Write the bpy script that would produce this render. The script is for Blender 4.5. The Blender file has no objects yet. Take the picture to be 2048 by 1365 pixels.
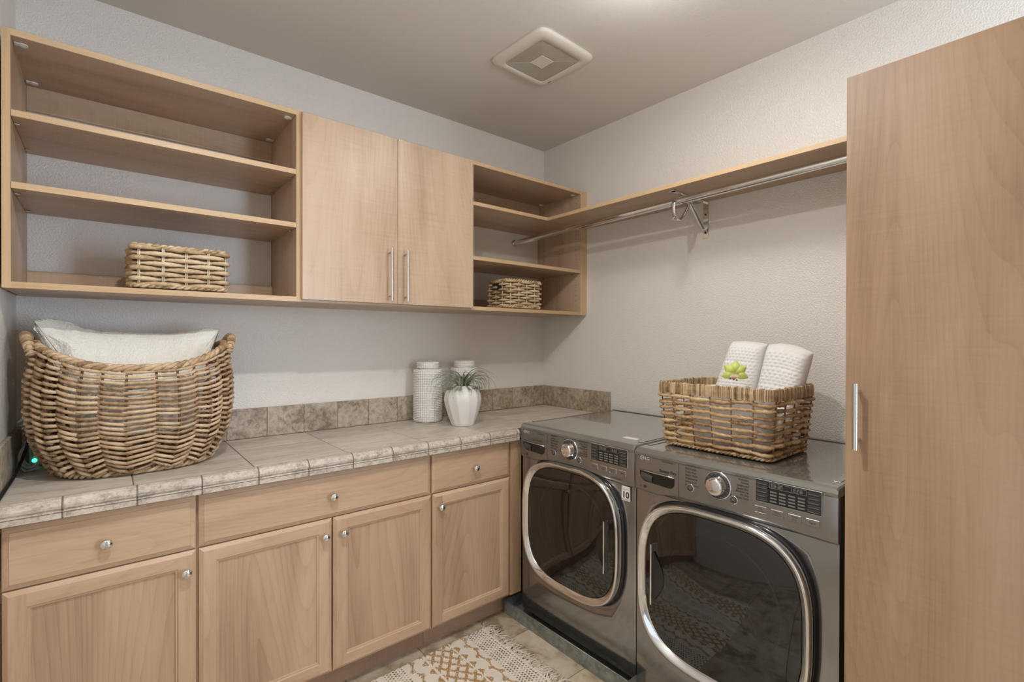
import bpy, math, random
from mathutils import Vector, Matrix
PI = math.pi
R = random.Random(7)
S = bpy.context.scene
COL = S.collection

# ------------------------------------------------------------------ camera, light, exposure
CAM = Vector((-2.3208, -2.4588, 1.3719))
YAW, PITCH, ROLL, FPX = 0.6921, -0.0041, 0.002, 978.68
fwd = Vector((math.sin(YAW)*math.cos(PITCH), math.cos(YAW)*math.cos(PITCH), math.sin(PITCH)))
rt = Vector((math.cos(YAW), -math.sin(YAW), 0)); up = rt.cross(fwd)
rt, up = rt*math.cos(ROLL)+up*math.sin(ROLL), up*math.cos(ROLL)-rt*math.sin(ROLL)
cd = bpy.data.cameras.new('camera'); cam = bpy.data.objects.new('camera', cd); COL.objects.link(cam)
cd.sensor_width = 36; cd.lens = 36*FPX/2048; cd.clip_start = .02
cam.matrix_world = Matrix(((rt.x, up.x, -fwd.x, CAM.x), (rt.y, up.y, -fwd.y, CAM.y), (rt.z, up.z, -fwd.z, CAM.z), (0, 0, 0, 1)))
S.camera = cam
S.view_settings.view_transform = 'Standard'; S.view_settings.look = 'None'
S.view_settings.gamma = 1; S.view_settings.use_curve_mapping = False
S.view_settings.exposure = -0.06
S.cycles.max_bounces = 10; S.cycles.diffuse_bounces = 6; S.cycles.glossy_bounces = 5; S.cycles.transparent_max_bounces = 8
S.cycles.use_denoising = True
w = bpy.data.worlds.new('world'); S.world = w; w.use_nodes = True
w.node_tree.nodes['Background'].inputs[0].default_value = (.75, .85, 1, 1)
w.node_tree.nodes['Background'].inputs[1].default_value = .5
H = 2.663           # ceiling height
LX = -2.567         # left wall
FY = -3.45          # wall behind the camera

DY0, DY1, DZ = -2.95, -2.05, 2.05   # doorway beside the camera
def lamp(name, kind, loc, energy, color, size=.2, rot=(0, 0, 0), size_y=None):
    l = bpy.data.lights.new(name, kind); l.energy = energy; l.color = color
    if kind == 'AREA':
        l.shape = 'DISK' if size_y is None else 'RECTANGLE'; l.size = size
        if size_y: l.size_y = size_y
    else: l.shadow_soft_size = size
    o = bpy.data.objects.new(name, l); COL.objects.link(o); o.location = loc; o.rotation_euler = rot
    return o
LA = (-.93, -1.52); LB = (-2.02, -1.72)
WARM = (1, .985, .965)
lamp('ceiling_lamp_light', 'AREA', (LA[0], LA[1], H-.047), 6, WARM, .26)
lamp('ceiling_fill_glow', 'POINT', (LA[0], LA[1], H-.17), 5, WARM, .07)  # added point light without a body, brightens the ceiling round the lamp
lamp('second_ceiling_lamp_light', 'AREA', (LB[0], LB[1], H-.10), 20, WARM, .07)
wl = lamp('window_daylight', 'AREA', (-.70, FY-.12, 1.40), 70, (.68, .81, 1), .78, (PI/2, 0, 0), 1.4)
lamp('doorway_fill_light', 'AREA', (LX-.14, (DY0+DY1)/2, 1.05), 4, (.86, .93, 1), .8, (PI/2, 0, -PI/2), 1.9)  # added fill from the unseen doorway, lifts faces turned towards the camera

# ------------------------------------------------------------------ naming helpers
def tag(o, label, cat, group=None):
    o['label'] = label; o['category'] = cat
    if group: o['group'] = group
    return o
def thing(name, label, cat, loc=(0, 0, 0), rz=0, group=None):
    o = bpy.data.objects.new(name, None); COL.objects.link(o); o.location = loc; o.rotation_euler = (0, 0, rz)
    o.empty_display_size = .1
    return tag(o, label, cat, group)

class MB:
    """collects vertices and faces, then links them as ONE mesh object"""
    def __init__(s): s.v = []; s.f = []; s.m = []; s.s = []
    def add(s, vs, fs, mi=0, smooth=False, mat=None):
        b = len(s.v)
        s.v += [tuple(mat @ Vector(p)) for p in vs] if mat else [tuple(p) for p in vs]
        for f in fs: s.f.append([b+i for i in f]); s.m.append(mi); s.s.append(smooth)
    def box(s, x0, x1, y0, y1, z0, z1, mi=0, b=0.0, mat=None):
        x0, x1 = min(x0, x1), max(x0, x1); y0, y1 = min(y0, y1), max(y0, y1); z0, z1 = min(z0, z1), max(z0, z1)
        if b <= 0:
            vs = [(x, y, z) for z in (z0, z1) for y in (y0, y1) for x in (x0, x1)]
            s.add(vs, [(0, 2, 3, 1), (4, 5, 7, 6), (0, 1, 5, 4), (2, 6, 7, 3), (0, 4, 6, 2), (1, 3, 7, 5)], mi, False, mat); return
        b = min(b, (x1-x0)*.49, (y1-y0)*.49, (z1-z0)*.49)
        vs = []; ix = {}
        for i, (X, sx) in enumerate(((x0, 1), (x1, -1))):
            for j, (Y, sy) in enumerate(((y0, 1), (y1, -1))):
                for k, (Z, sz) in enumerate(((z0, 1), (z1, -1))):
                    for a in range(3):
                        p = [X+sx*b, Y+sy*b, Z+sz*b]; p[a] = (X, Y, Z)[a]
                        ix[i, j, k, a] = len(vs); vs.append(p)
        F = []
        for a in range(3):
            o1, o2 = (a+1) % 3, (a+2) % 3
            for sd in (0, 1):
                q = []
                for (p1, p2) in ((0, 0), (1, 0), (1, 1), (0, 1)):
                    c = [0, 0, 0]; c[a] = sd; c[o1] = p1; c[o2] = p2; q.append(ix[c[0], c[1], c[2], a])
                F.append(q if sd else q[::-1])
        for a in range(3):
            o1, o2 = (a+1) % 3, (a+2) % 3
            for s1 in (0, 1):
                for s2 in (0, 1):
                    q = []
                    for (t, ax) in ((0, o1), (1, o1), (1, o2), (0, o2)):
                        c = [0, 0, 0]; c[a] = t; c[o1] = s1; c[o2] = s2; q.append(ix[c[0], c[1], c[2], ax])
                    F.append(q if s1 != s2 else q[::-1])
        for i in (0, 1):
            for j in (0, 1):
                for k in (0, 1):
                    q = [ix[i, j, k, a] for a in range(3)]
                    F.append(q if (i+j+k) % 2 else q[::-1])
        s.add(vs, F, mi, False, mat)
    def tube(s, pts, r, n=8, mi=0, caps=True, twist=0.0, lobe=0.0, mat=None, flat=1.0, closed=False):
        """r number or list; lobe/twist give a rope's strands; flat squashes the section along the frame's second axis"""
        P = [Vector(p) for p in pts]; N = len(P); vs = []; fs = []
        rr = r if isinstance(r, (list, tuple)) else [r]*N
        prev = None; L = 0
        for i in range(N):
            if closed: t = P[(i+1) % N]-P[i-1]
            else: t = P[min(i+1, N-1)]-P[max(i-1, 0)]
            t = t.normalized() if t.length > 1e-9 else Vector((0, 0, 1))
            if prev is None:
                h = Vector((0, 0, 1)) if abs(t.z) < .9 else Vector((1, 0, 0))
                u = t.cross(h).normalized()
            else: u = (prev - t*prev.dot(t)).normalized()
            prev = u; q = t.cross(u)
            if i: L += (P[i]-P[i-1]).length
            for k in range(n):
                a = 2*PI*k/n
                rad = rr[i]*(1+lobe*math.cos(2*(a-twist*L)))
                vs.append(P[i]+u*(rad*math.cos(a))+q*(rad*flat*math.sin(a)))
        M = N if closed else N-1
        for i in range(M):
            for k in range(n):
                a, b = i*n+k, i*n+(k+1) % n
                c, d = ((i+1) % N)*n+(k+1) % n, ((i+1) % N)*n+k
                fs.append((a, b, c, d))
        if caps and not closed: fs += [tuple(range(n))[::-1], tuple((N-1)*n+k for k in range(n))]
        s.add(vs, fs, mi, True, mat)
    def cyl(s, p0, p1, r, n=20, mi=0, r2=None, smooth=True):
        p0, p1 = Vector(p0), Vector(p1); t = (p1-p0).normalized()
        h = Vector((0, 0, 1)) if abs(t.z) < .9 else Vector((1, 0, 0)); u = t.cross(h).normalized(); q = t.cross(u)
        r2 = r if r2 is None else r2
        ring = lambda p, rad: [p+u*(rad*math.cos(2*PI*k/n))+q*(rad*math.sin(2*PI*k/n)) for k in range(n)]
        A, B = ring(p0, r), ring(p1, r2)
        s.add(A+B, [(k, (k+1) % n, n+(k+1) % n, n+k) for k in range(n)], mi, smooth)
        s.add(A, [tuple(range(n))[::-1]], mi); s.add(B, [tuple(range(n))], mi)
    def lathe(s, prof, o=(0, 0, 0), n=32, mi=0, smooth=True, axis='z', cap=True, mat=None):
        """prof: (radius, height) pairs bottom to top"""
        vs = []; o = Vector(o)
        for (r, h) in prof:
            for k in range(n):
                a = 2*PI*k/n; c, d = r*math.cos(a), r*math.sin(a)
                p = (c, d, h) if axis == 'z' else (c, h, -d) if axis == 'y' else (h, c, d)
                vs.append(o+Vector(p))
        N = len(prof)
        fs = [(i*n+k, i*n+(k+1) % n, (i+1)*n+(k+1) % n, (i+1)*n+k) for i in range(N-1) for k in range(n)]
        if cap: fs += [tuple(range(n))[::-1], tuple((N-1)*n+k for k in range(n))]
        s.add(vs, fs, mi, smooth, mat)
    def prism(s, poly, y0, y1, mi=0, axis='y', smooth=False):
        """poly in (x,z) extruded along y; axis 'x': poly (y,z) along x; axis 'z': poly (x,y) along z"""
        n = len(poly)
        def P(a, b, c): return (a, c, b) if axis == 'y' else (c, a, b) if axis == 'x' else (a, b, c)
        vs = [P(a, b, y0) for a, b in poly]+[P(a, b, y1) for a, b in poly]
        s.add(vs, [(k, (k+1) % n, n+(k+1) % n, n+k) for k in range(n)], mi, smooth)
        s.add(vs, [tuple(range(n))[::-1], tuple(range(n, 2*n))], mi)
    def grid(s, fn, nu, nv, mi=0, smooth=True, wrap=False):
        vs = [fn(i/(nu if wrap else nu-1), j/(nv-1)) for j in range(nv) for i in range(nu)]
        fs = [(j*nu+i, j*nu+(i+1) % nu, (j+1)*nu+(i+1) % nu, (j+1)*nu+i) for j in range(nv-1) for i in range(nu if wrap else nu-1)]
        s.add(vs, fs, mi, smooth)
    def build(s, name, mats, parent=None, kind=None, fix=True):
        me = bpy.data.meshes.new(name); me.from_pydata(s.v, [], s.f)
        for m in (mats if isinstance(mats, (list, tuple)) else [mats]): me.materials.append(m)
        me.polygons.foreach_set('material_index', s.m); me.polygons.foreach_set('use_smooth', s.s); me.update()
        if fix:
            import bmesh
            bm = bmesh.new(); bm.from_mesh(me); bmesh.ops.recalc_face_normals(bm, faces=bm.faces); bm.to_mesh(me); bm.free()
        o = bpy.data.objects.new(name, me); COL.objects.link(o)
        if parent is not None: o.parent = parent
        if kind: o['kind'] = kind
        return o
def boxpart(name, mat, parent, *a, b=0.0012):
    m = MB(); m.box(*a, b=b); return m.build(name, mat, parent)

# ------------------------------------------------------------------ materials
def new_mat(name):
    m = bpy.data.materials.new(name); m.use_nodes = True
    nt = m.node_tree; return m, nt, nt.nodes['Principled BSDF']
def N(nt, t, **kw):
    n = nt.nodes.new(t)
    for k, v in kw.items():
        if k in n.inputs: n.inputs[k].default_value = v
        else: setattr(n, k, v)
    return n
def ramp(nt, stops):
    r = nt.nodes.new('ShaderNodeValToRGB'); e = r.color_ramp.elements
    while len(e) < len(stops): e.new(.5)
    for el, (p, c) in zip(e, stops): el.position = p; el.color = (*c, 1)
    return r
def lin(r, g, b):
    f = lambda c: (c/255/12.92) if c/255 <= .04045 else ((c/255+.055)/1.055)**2.4
    return (f(r), f(g), f(b))
def plain(name, col, rough=.5, metal=0.0, **kw):
    m, nt, b = new_mat(name)
    b.inputs['Base Color'].default_value = (*col, 1); b.inputs['Roughness'].default_value = rough; b.inputs['Metallic'].default_value = metal
    for k, v in kw.items():
        if k in b.inputs: b.inputs[k].default_value = v
    return m
def wood(name, light, mid, dark, axis, rough=.38, rings=.05, fiber=.12, figure=.1, k=46, ring_scale=(2.4, .45)):
    """grain along one axis: soft colour drift, growth lines, fine fibres and a faint curl across the grain"""
    m, nt, b = new_mat(name); lk = nt.links.new
    tc = N(nt, 'ShaderNodeTexCoord'); oi = N(nt, 'ShaderNodeObjectInfo')
    off = N(nt, 'ShaderNodeVectorMath', operation='SCALE'); lk(oi.outputs['Random'], off.inputs['Scale']); off.inputs[0].default_value = (7.3, 5.1, 9.7)
    ad = N(nt, 'ShaderNodeVectorMath', operation='ADD'); lk(tc.outputs['Object'], ad.inputs[0]); lk(off.outputs[0], ad.inputs[1])
    def mp(a, l):
        v = [a]*3; v['xyz'.index(axis)] = l
        n = N(nt, 'ShaderNodeMapping'); n.inputs['Scale'].default_value = v; lk(ad.outputs[0], n.inputs[0]); return n.outputs[0]
    def math(op, a, c=None, d=None):
        n = N(nt, 'ShaderNodeMath', operation=op)
        for i, q in enumerate((a, c, d)):
            if q is None: continue
            if isinstance(q, (int, float)): n.inputs[i].default_value = q
            else: lk(q, n.inputs[i])
        return n.outputs[0]
    def noise(vec, **kw):
        n = N(nt, 'ShaderNodeTexNoise', Scale=1.0, **kw); lk(vec, n.inputs[0]); return n.outputs[0]
    n1 = noise(mp(6, .8), Detail=4, Roughness=.55, Distortion=.5)
    n2 = noise(mp(210, 6), Detail=3, Roughness=.6)
    n3 = noise(mp(5, 110), Detail=2, Roughness=.5, Distortion=.5)
    n5 = noise(mp(9, 5), Detail=2, Roughness=.5)
    n4 = noise(mp(*ring_scale), Detail=1.2, Roughness=.35, Distortion=.12)
    fr = math('FRACT', math('MULTIPLY', n4, k))
    line = math('POWER', fr, 4.0)
    v = math('MULTIPLY_ADD', n1, .9, .05)
    v = math('MULTIPLY_ADD', math('SUBTRACT', n2, .5), fiber*1.6, v)
    v = math('MULTIPLY_ADD', math('MULTIPLY', math('SUBTRACT', n3, .5), n5), figure*3, v)
    if rings:
        v = math('SUBTRACT', math('ADD', v, rings*.6), math('MULTIPLY', line, rings*2.4))
    r = ramp(nt, [(.28, dark), (.5, mid), (.74, light)]); lk(v, r.inputs[0]); lk(r.outputs[0], b.inputs['Base Color'])
    b.inputs['Roughness'].default_value = rough
    bp = N(nt, 'ShaderNodeBump', Strength=.04, Distance=.001); lk(n2, bp.inputs['Height']); lk(bp.outputs[0], b.inputs['Normal'])
    return m
def wall_mat(name, col, rough=.42, strength=.35):
    m, nt, b = new_mat(name); lk = nt.links.new
    tc = N(nt, 'ShaderNodeTexCoord')
    n = N(nt, 'ShaderNodeTexNoise', Scale=150.0, Detail=2, Roughness=.5); lk(tc.outputs['Object'], n.inputs[0])
    r = ramp(nt, [(.42, (0, 0, 0)), (.62, (1, 1, 1))]); lk(n.outputs[0], r.inputs[0])
    bp = N(nt, 'ShaderNodeBump', Strength=strength, Distance=.0016); lk(r.outputs[0], bp.inputs['Height']); lk(bp.outputs[0], b.inputs['Normal'])
    b.inputs['Base Color'].default_value = (*col, 1); b.inputs['Roughness'].default_value = rough
    return m
def stone(name, cols, scale=18, rough=.45, streak=None, rand=True):
    m, nt, b = new_mat(name); lk = nt.links.new
    tc = N(nt, 'ShaderNodeTexCoord'); ge = N(nt, 'ShaderNodeNewGeometry')
    mp = N(nt, 'ShaderNodeMapping'); lk(tc.outputs['Object'], mp.inputs[0])
    if streak: mp.inputs['Scale'].default_value = streak
    ad = N(nt, 'ShaderNodeVectorMath', operation='ADD'); lk(mp.outputs[0], ad.inputs[0])
    sc = N(nt, 'ShaderNodeVectorMath', operation='SCALE'); sc.inputs[0].default_value = (3.1, 2.3, 5.7); lk(ge.outputs['Random Per Island'], sc.inputs['Scale'])
    lk(sc.outputs[0], ad.inputs[1])
    n1 = N(nt, 'ShaderNodeTexNoise', Scale=scale, Detail=8, Roughness=.68, Distortion=.4); lk(ad.outputs[0], n1.inputs[0])
    n2 = N(nt, 'ShaderNodeTexNoise', Scale=scale*.22, Detail=3, Roughness=.5); lk(ad.outputs[0], n2.inputs[0])
    mx = N(nt, 'ShaderNodeMath', operation='MULTIPLY_ADD'); lk(n2.outputs[0], mx.inputs[0]); mx.inputs[1].default_value = .6; 
    m2 = N(nt, 'ShaderNodeMath', operation='SUBTRACT'); lk(n1.outputs[0], m2.inputs[0]); m2.inputs[1].default_value = .3; lk(m2.outputs[0], mx.inputs[2])
    k = len(cols); r = ramp(nt, [(.34+.32*i/(k-1), c) for i, c in enumerate(cols)]); lk(mx.outputs[0], r.inputs[0])
    hs = N(nt, 'ShaderNodeHueSaturation'); lk(r.outputs[0], hs.inputs['Color'])
    vv = N(nt, 'ShaderNodeMath', operation='MULTIPLY_ADD'); lk(ge.outputs['Random Per Island'], vv.inputs[0]); vv.inputs[1].default_value = .16 if rand else 0; vv.inputs[2].default_value = .92 if rand else 1
    lk(vv.outputs[0], hs.inputs['Value']); lk(hs.outputs[0], b.inputs['Base Color'])
    b.inputs['Roughness'].default_value = rough
    bp = N(nt, 'ShaderNodeBump', Strength=.15, Distance=.001); lk(n1.outputs[0], bp.inputs['Height']); lk(bp.outputs[0], b.inputs['Normal'])
    return m
def wicker(name, light, mid, dark, rough=.62):
    m, nt, b = new_mat(name); lk = nt.links.new
    tc = N(nt, 'ShaderNodeTexCoord'); ge = N(nt, 'ShaderNodeNewGeometry')
    n = N(nt, 'ShaderNodeTexNoise', Scale=55.0, Detail=4, Roughness=.65); lk(tc.outputs['Object'], n.inputs[0])
    a = N(nt, 'ShaderNodeMath', operation='MULTIPLY_ADD'); lk(ge.outputs['Random Per Island'], a.inputs[0]); a.inputs[1].default_value = .55
    s2 = N(nt, 'ShaderNodeMath', operation='MULTIPLY_ADD'); lk(n.outputs[0], s2.inputs[0]); s2.inputs[1].default_value = .9; s2.inputs[2].default_value = -.22
    lk(s2.outputs[0], a.inputs[2])
    r = ramp(nt, [(.15, dark), (.45, mid), (.85, light)]); lk(a.outputs[0], r.inputs[0]); lk(r.outputs[0], b.inputs['Base Color'])
    b.inputs['Roughness'].default_value = rough
    n5 = N(nt, 'ShaderNodeTexNoise', Scale=260.0, Detail=2); lk(tc.outputs['Object'], n5.inputs[0])
    bp = N(nt, 'ShaderNodeBump', Strength=.5, Distance=.0012); lk(n5.outputs[0], bp.inputs['Height']); lk(bp.outputs[0], b.inputs['Normal'])
    return m
def terry(name, col, scale=420.0, strength=.7):
    m, nt, b = new_mat(name); lk = nt.links.new
    tc = N(nt, 'ShaderNodeTexCoord')
    n = N(nt, 'ShaderNodeTexNoise', Scale=scale, Detail=2, Roughness=.7); lk(tc.outputs['Object'], n.inputs[0])
    bp = N(nt, 'ShaderNodeBump', Strength=strength, Distance=.003); lk(n.outputs[0], bp.inputs['Height']); lk(bp.outputs[0], b.inputs['Normal'])
    b.inputs['Base Color'].default_value = (*col, 1); b.inputs['Roughness'].default_value = .9; b.inputs['Sheen Weight'].default_value = .2
    return m
M_wall = wall_mat('wall_paint', lin(227, 222, 214), .36, .6)
M_ceil = wall_mat('ceiling_paint', lin(210, 204, 195), .7, .2)
MAPL = (lin(199, 175, 149), lin(185, 158, 130), lin(163, 133, 105))
M_lamv = wood('maple_laminate_vertical', *MAPL, 'z', .36, .03)
M_lamx = wood('maple_laminate_along_x', *MAPL, 'x', .36, .03)
M_lamy = wood('maple_laminate_along_y', *MAPL, 'y', .36, .03)
EDG = (lin(208, 180, 142), lin(196, 165, 126), lin(182, 150, 111))
M_edge = wood('maple_edge_band', *EDG, 'x', .4, 0, .3, .05)
M_edgez = wood('maple_edge_band_upright', *EDG, 'z', .4, 0, .3, .05)
BEE = (lin(202, 172, 142), lin(188, 156, 125), lin(169, 135, 105))
M_beev = wood('beech_upright', *BEE, 'z', .42, .03, .18, .02)
M_beex = wood('beech_along_x', *BEE, 'x', .42, .03, .18, .02)
M_beep = wood('beech_veneer_panel', lin(196, 166, 136), lin(182, 150, 120), lin(158, 124, 95), 'z', .45, .05, .14, .02, 40, (3.0, .35))
M_kick = wood('beech_kick', lin(176, 146, 120), lin(158, 126, 102), lin(138, 108, 86), 'x', .55, .03)
M_dark = plain('dark_parts_and_hole_shade', (.02, .018, .016), .8)  # dark small parts; in holes it stands in for shade
M_chrome = plain('chrome', (.78, .78, .78), .09, 1)
M_nickel = plain('satin_nickel', (.62, .61, .59), .27, 1)
M_white = plain('white_plastic', lin(225, 222, 214), .45)
M_ctop = stone('countertop_tile', [lin(174, 163, 148), lin(192, 182, 167), lin(202, 193, 178), lin(209, 200, 186)], 34, .42, (.4, 1.7, 1))
M_bs = stone('backsplash_tile', [lin(128, 112, 92), lin(156, 141, 121), lin(174, 160, 141), lin(186, 173, 156)], 48, .5)
M_nose = stone('edge_tile', [lin(150, 137, 121), lin(176, 163, 146), lin(190, 178, 161), lin(199, 188, 172)], 110, .5, (.9, 1.1, 1.1))
M_grout = plain('grout', lin(120, 110, 102), .9)
M_fgrout = plain('floor_grout', lin(110, 98, 84), .9)
M_floor = stone('floor_tile', [lin(140, 122, 100), lin(172, 156, 132), lin(190, 176, 152), lin(200, 188, 166)], 12, .38)
M_steel = plain('graphite_steel', (.29, .284, .27), .15, .85, **{'Coat Weight': .6, 'Coat Roughness': .06})
M_steelp = plain('graphite_steel_panel', (.27, .255, .235), .32, .8, **{'Coat Weight': .3, 'Coat Roughness': .2})
M_top = plain('graphite_top', (.23, .225, .2), .2, .35, **{'Coat Weight': 1.0, 'Coat Roughness': .05})
M_black = plain('gloss_black', (.012, .012, .012), .15)
M_disp = plain('display_grey', (.045, .045, .045), .25)
M_key = plain('key_grey', (.22, .215, .205), .4, .3)
M_keyd = plain('dark_key', (.06, .058, .054), .45)
M_led = plain('unlit_segment', lin(120, 118, 112), .5)
M_ink = plain('dark_lettering', lin(58, 54, 50), .6)
M_redink = plain('reddish_lettering', lin(110, 66, 54), .6)
M_silver = plain('silver_lettering', (.75, .74, .72), .25, 1)
M_badge = plain('pale_badge', lin(206, 204, 198), .4)
M_drum = plain('drum_steel', (.3, .3, .3), .35, .9)
M_gasket = plain('door_bowl', (.06, .06, .062), .2)
M_galv = stone('galvanised_steel', [lin(120, 126, 122), lin(142, 147, 142), lin(164, 168, 162)], 40, .45, None, False)
M_galv.node_tree.nodes['Principled BSDF'].inputs['Metallic'].default_value = .5
M_side = plain('appliance_side', (.03, .03, .03), .5)
M_wick = wicker('water_hyacinth', lin(206, 180, 146), lin(176, 146, 110), lin(124, 96, 66))
M_wick2 = wicker('pale_hyacinth', lin(216, 196, 162), lin(192, 166, 128), lin(146, 116, 80))
M_wick3 = wicker('banana_leaf', lin(210, 182, 140), lin(178, 144, 102), lin(122, 90, 58), .5)
M_wick4 = wicker('wrapped_rim', lin(204, 180, 144), lin(172, 144, 106), lin(112, 88, 62))
M_stake = plain('pale_stake', lin(222, 208, 182), .7)
M_stakeb = plain('brown_stake', lin(128, 92, 58), .7)
M_terry = terry('white_terry', lin(230, 227, 217), 170.0, 1.0)
M_towel = terry('white_waffle', lin(230, 228, 224), 500.0, .35)
M_ceram = plain('white_ceramic', lin(226, 223, 217), .4)
M_matte = plain('white_matte_ceramic', lin(226, 223, 217), .5)
M_leaf = plain('grass_leaf', lin(104, 114, 90), .55)
M_leafp = plain('grass_leaf_pale', lin(136, 146, 118), .55)
M_soil = plain('soil', lin(60, 62, 48), .9)
M_petal = plain('lime_petal', lin(196, 208, 110), .5, **{'Subsurface Weight': .2, 'Subsurface Radius': (.01, .01, .003)})
M_lip = plain('flower_lip', lin(196, 168, 142), .5); M_lipd = plain('flower_spot', lin(110, 52, 46), .5)
M_rug = terry('cream_cotton', lin(222, 211, 192), 300.0, .5); M_rugb = terry('brown_jute', lin(168, 130, 82), 240.0, .7); M_rugh = terry('loop_hollow_shade', lin(112, 98, 80), 300.0, .5)  # the darkest tone is shade painted into the loop holes
M_cordb = plain('black_rubber', (.012, .012, .012), .45); M_cordg = plain('grey_cable', lin(196, 194, 194), .45)
M_fan = plain('vent_plastic', lin(214, 207, 194), .5)
m, nt, b = new_mat('teal_indicator'); b.inputs['Emission Color'].default_value = (.05, 1, .6, 1); b.inputs['Emission Strength'].default_value = 2.6; M_teal = m
m, nt, b = new_mat('lamp_glass'); b.inputs['Emission Color'].default_value = (1, .92, .8, 1); b.inputs['Emission Strength'].default_value = 4; M_lampglass = m
# smoked door glass: clear and reflecting
m, nt, b = new_mat('smoked_glass'); nt.nodes.remove(b); lk = nt.links.new
fr = N(nt, 'ShaderNodeFresnel', IOR=1.75); tr = N(nt, 'ShaderNodeBsdfTransparent'); tr.inputs[0].default_value = (.2, .195, .19, 1)
gl = N(nt, 'ShaderNodeBsdfGlossy', Roughness=.03); gl.inputs[0].default_value = (1, 1, 1, 1)
mx = N(nt, 'ShaderNodeMixShader'); lk(fr.outputs[0], mx.inputs[0]); lk(tr.outputs[0], mx.inputs[1]); lk(gl.outputs[0], mx.inputs[2]); lk(mx.outputs[0], nt.nodes['Material Output'].inputs[0])
M_glass = m

# ------------------------------------------------------------------ the room
def struct(name, m, mats): return m.build(name, mats, None, 'structure')
m = MB(); m.box(LX-.1, .1, 0, .1, -.1, H+.1); struct('wall_back', m, M_wall)
m = MB(); m.box(0, .1, FY-.1, 0, -.1, H+.1); struct('wall_right', m, M_wall)
m = MB(); m.box(LX-.1, LX, DY1, 0, -.1, H+.1); m.box(LX-.1, LX, FY-.1, DY0, -.1, H+.1); m.box(LX-.1, LX, DY0, DY1, DZ, H+.1); struct('wall_left', m, M_wall)
m = MB(); m.box(LX-.1, LX+.012, DY0-.06, DY0, 0, DZ+.06); m.box(LX-.1, LX+.012, DY1, DY1+.06, 0, DZ+.06); m.box(LX-.1, LX+.012, DY0, DY1, DZ, DZ+.06); struct('door_1', m, M_white)
WX0, WX1, WZ0, WZ1 = -1.11, -.29, .68, 2.12
m = MB(); m.box(LX, WX0, FY-.1, FY, 0, H); m.box(WX1, 0, FY-.1, FY, 0, H); m.box(WX0, WX1, FY-.1, FY, 0, WZ0); m.box(WX0, WX1, FY-.1, FY, WZ1, H)
struct('wall_front', m, M_wall)
m = MB()
for a in ((WX0, WX0+.04, WZ0, WZ1), (WX1-.04, WX1, WZ0, WZ1), (WX0, WX1, WZ0, WZ0+.04), (WX0, WX1, WZ1-.04, WZ1), ((WX0+WX1)/2-.02, (WX0+WX1)/2+.02, WZ0, WZ1)):
    m.box(a[0], a[1], FY-.08, FY-.03, a[2], a[3])
struct('window_1', m, M_white)
m = MB(); m.box(LX-.1, .1, FY-.1, .1, H, H+.1); struct('ceiling', m, M_ceil)
# floor: real tiles over a grout bed
m = MB(); m.box(LX-.1, .1, FY-.1, .1, -.1, -.002, 1)
TX, TY, g = .325, .352, .0035
x = -.934+TX*2
xs = []; 
while x > LX: xs.append(x); x -= TX
xs.append(LX)
ys = [.0]; y = -.735+TY*2
while y > FY: ys.append(y); y -= TY
ys.append(FY); xs = [0.0]+xs
for i in range(len(xs)-1):
    for j in range(len(ys)-1):
        if xs[i]-xs[i+1] > .02 and ys[j]-ys[j+1] > .02: m.box(xs[i+1]+g/2, xs[i]-g/2, ys[j+1]+g/2, ys[j]-g/2, -.004, 0, 0, .0012)
struct('floor', m, [M_floor, M_fgrout])

# ------------------------------------------------------------------ upper shelving and cabinet
DU, ZB, ZT, T = -.393, 1.521, 2.289, .019
def carcass(parent, x0, x1, left=True, right=True):
    if left: o = bevel_panel('side_panel', parent, x0, x0+T, DU, -.001, ZB, ZT, 'z')
    if right: o = bevel_panel('side_panel', parent, x1-T, x1, DU, -.001, ZB, ZT, 'z')
def bevel_panel(name, parent, x0, x1, y0, y1, z0, z1, grain):
    """laminate board with a yellower edge band on its front edge"""
    m = MB(); m.box(x0, x1, y0+.0012, y1, z0, z1, 0); m.box(x0, x1, y0, y0+.0012, z0, z1, 1)
    return m.build(name, [M_lamv if grain == 'z' else M_lamx, M_edgez if grain == 'z' else M_edge], parent)
def cam_cover(parent, x, y, z, sx=1):
    m = MB(); m.cyl((x, y, z), (x, y, z-.004), .012, 18); m.box(x, x+sx*.018, y-.009, y+.009, z-.0035, z)
    m.cyl((x, y, z-.004), (x, y, z-.0052), .006, 10)
    return m.build('cam_fitting', M_white, parent)
def shelf_pin(parent, x, y, z):
    m = MB(); m.cyl((x-.006, y, z), (x+.006, y, z), .0035, 8); return m.build('shelf_pin', M_nickel, parent)

t = thing('shelf_unit', 'wide open maple shelf unit with three bays on the wall above the big basket', 'shelf unit', (0, 0, 0))
x0, x1 = -2.558, -1.7145
carcass(t, x0, x1)
top = bevel_panel('top_panel', t, x0+T, x1-T, DU, -.001, ZT-T, ZT, 'x')
bevel_panel('bottom_panel', t, x0+T, x1-T, DU, -.001, ZB, ZB+T, 'x')
for (z, nm) in ((2.0322, 'shelf'), (1.8182, 'shelf')):
    s = bevel_panel(nm, t, x0+T+.001, x1-T-.001, DU+.001, -.002, z, z+T, 'x')
    for xx in (x0+T+.008, x1-T-.008):
        for yy in (-.33, -.06): shelf_pin(s, xx, yy, z-.003)
for xx, sx in ((x0+T+.022, -1), (x1-T-.022, 1)):
    for yy in (-.345, -.055): cam_cover(top, xx, yy, ZT-T, sx)
boxpart('back_rail', M_lamx, t, x0+T, x1-T, -.018, -.001, 2.184, ZT-T)
boxpart('back_rail', M_lamx, t, x0+T, x1-T, -.018, -.001, ZB+T, 1.612)
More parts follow.
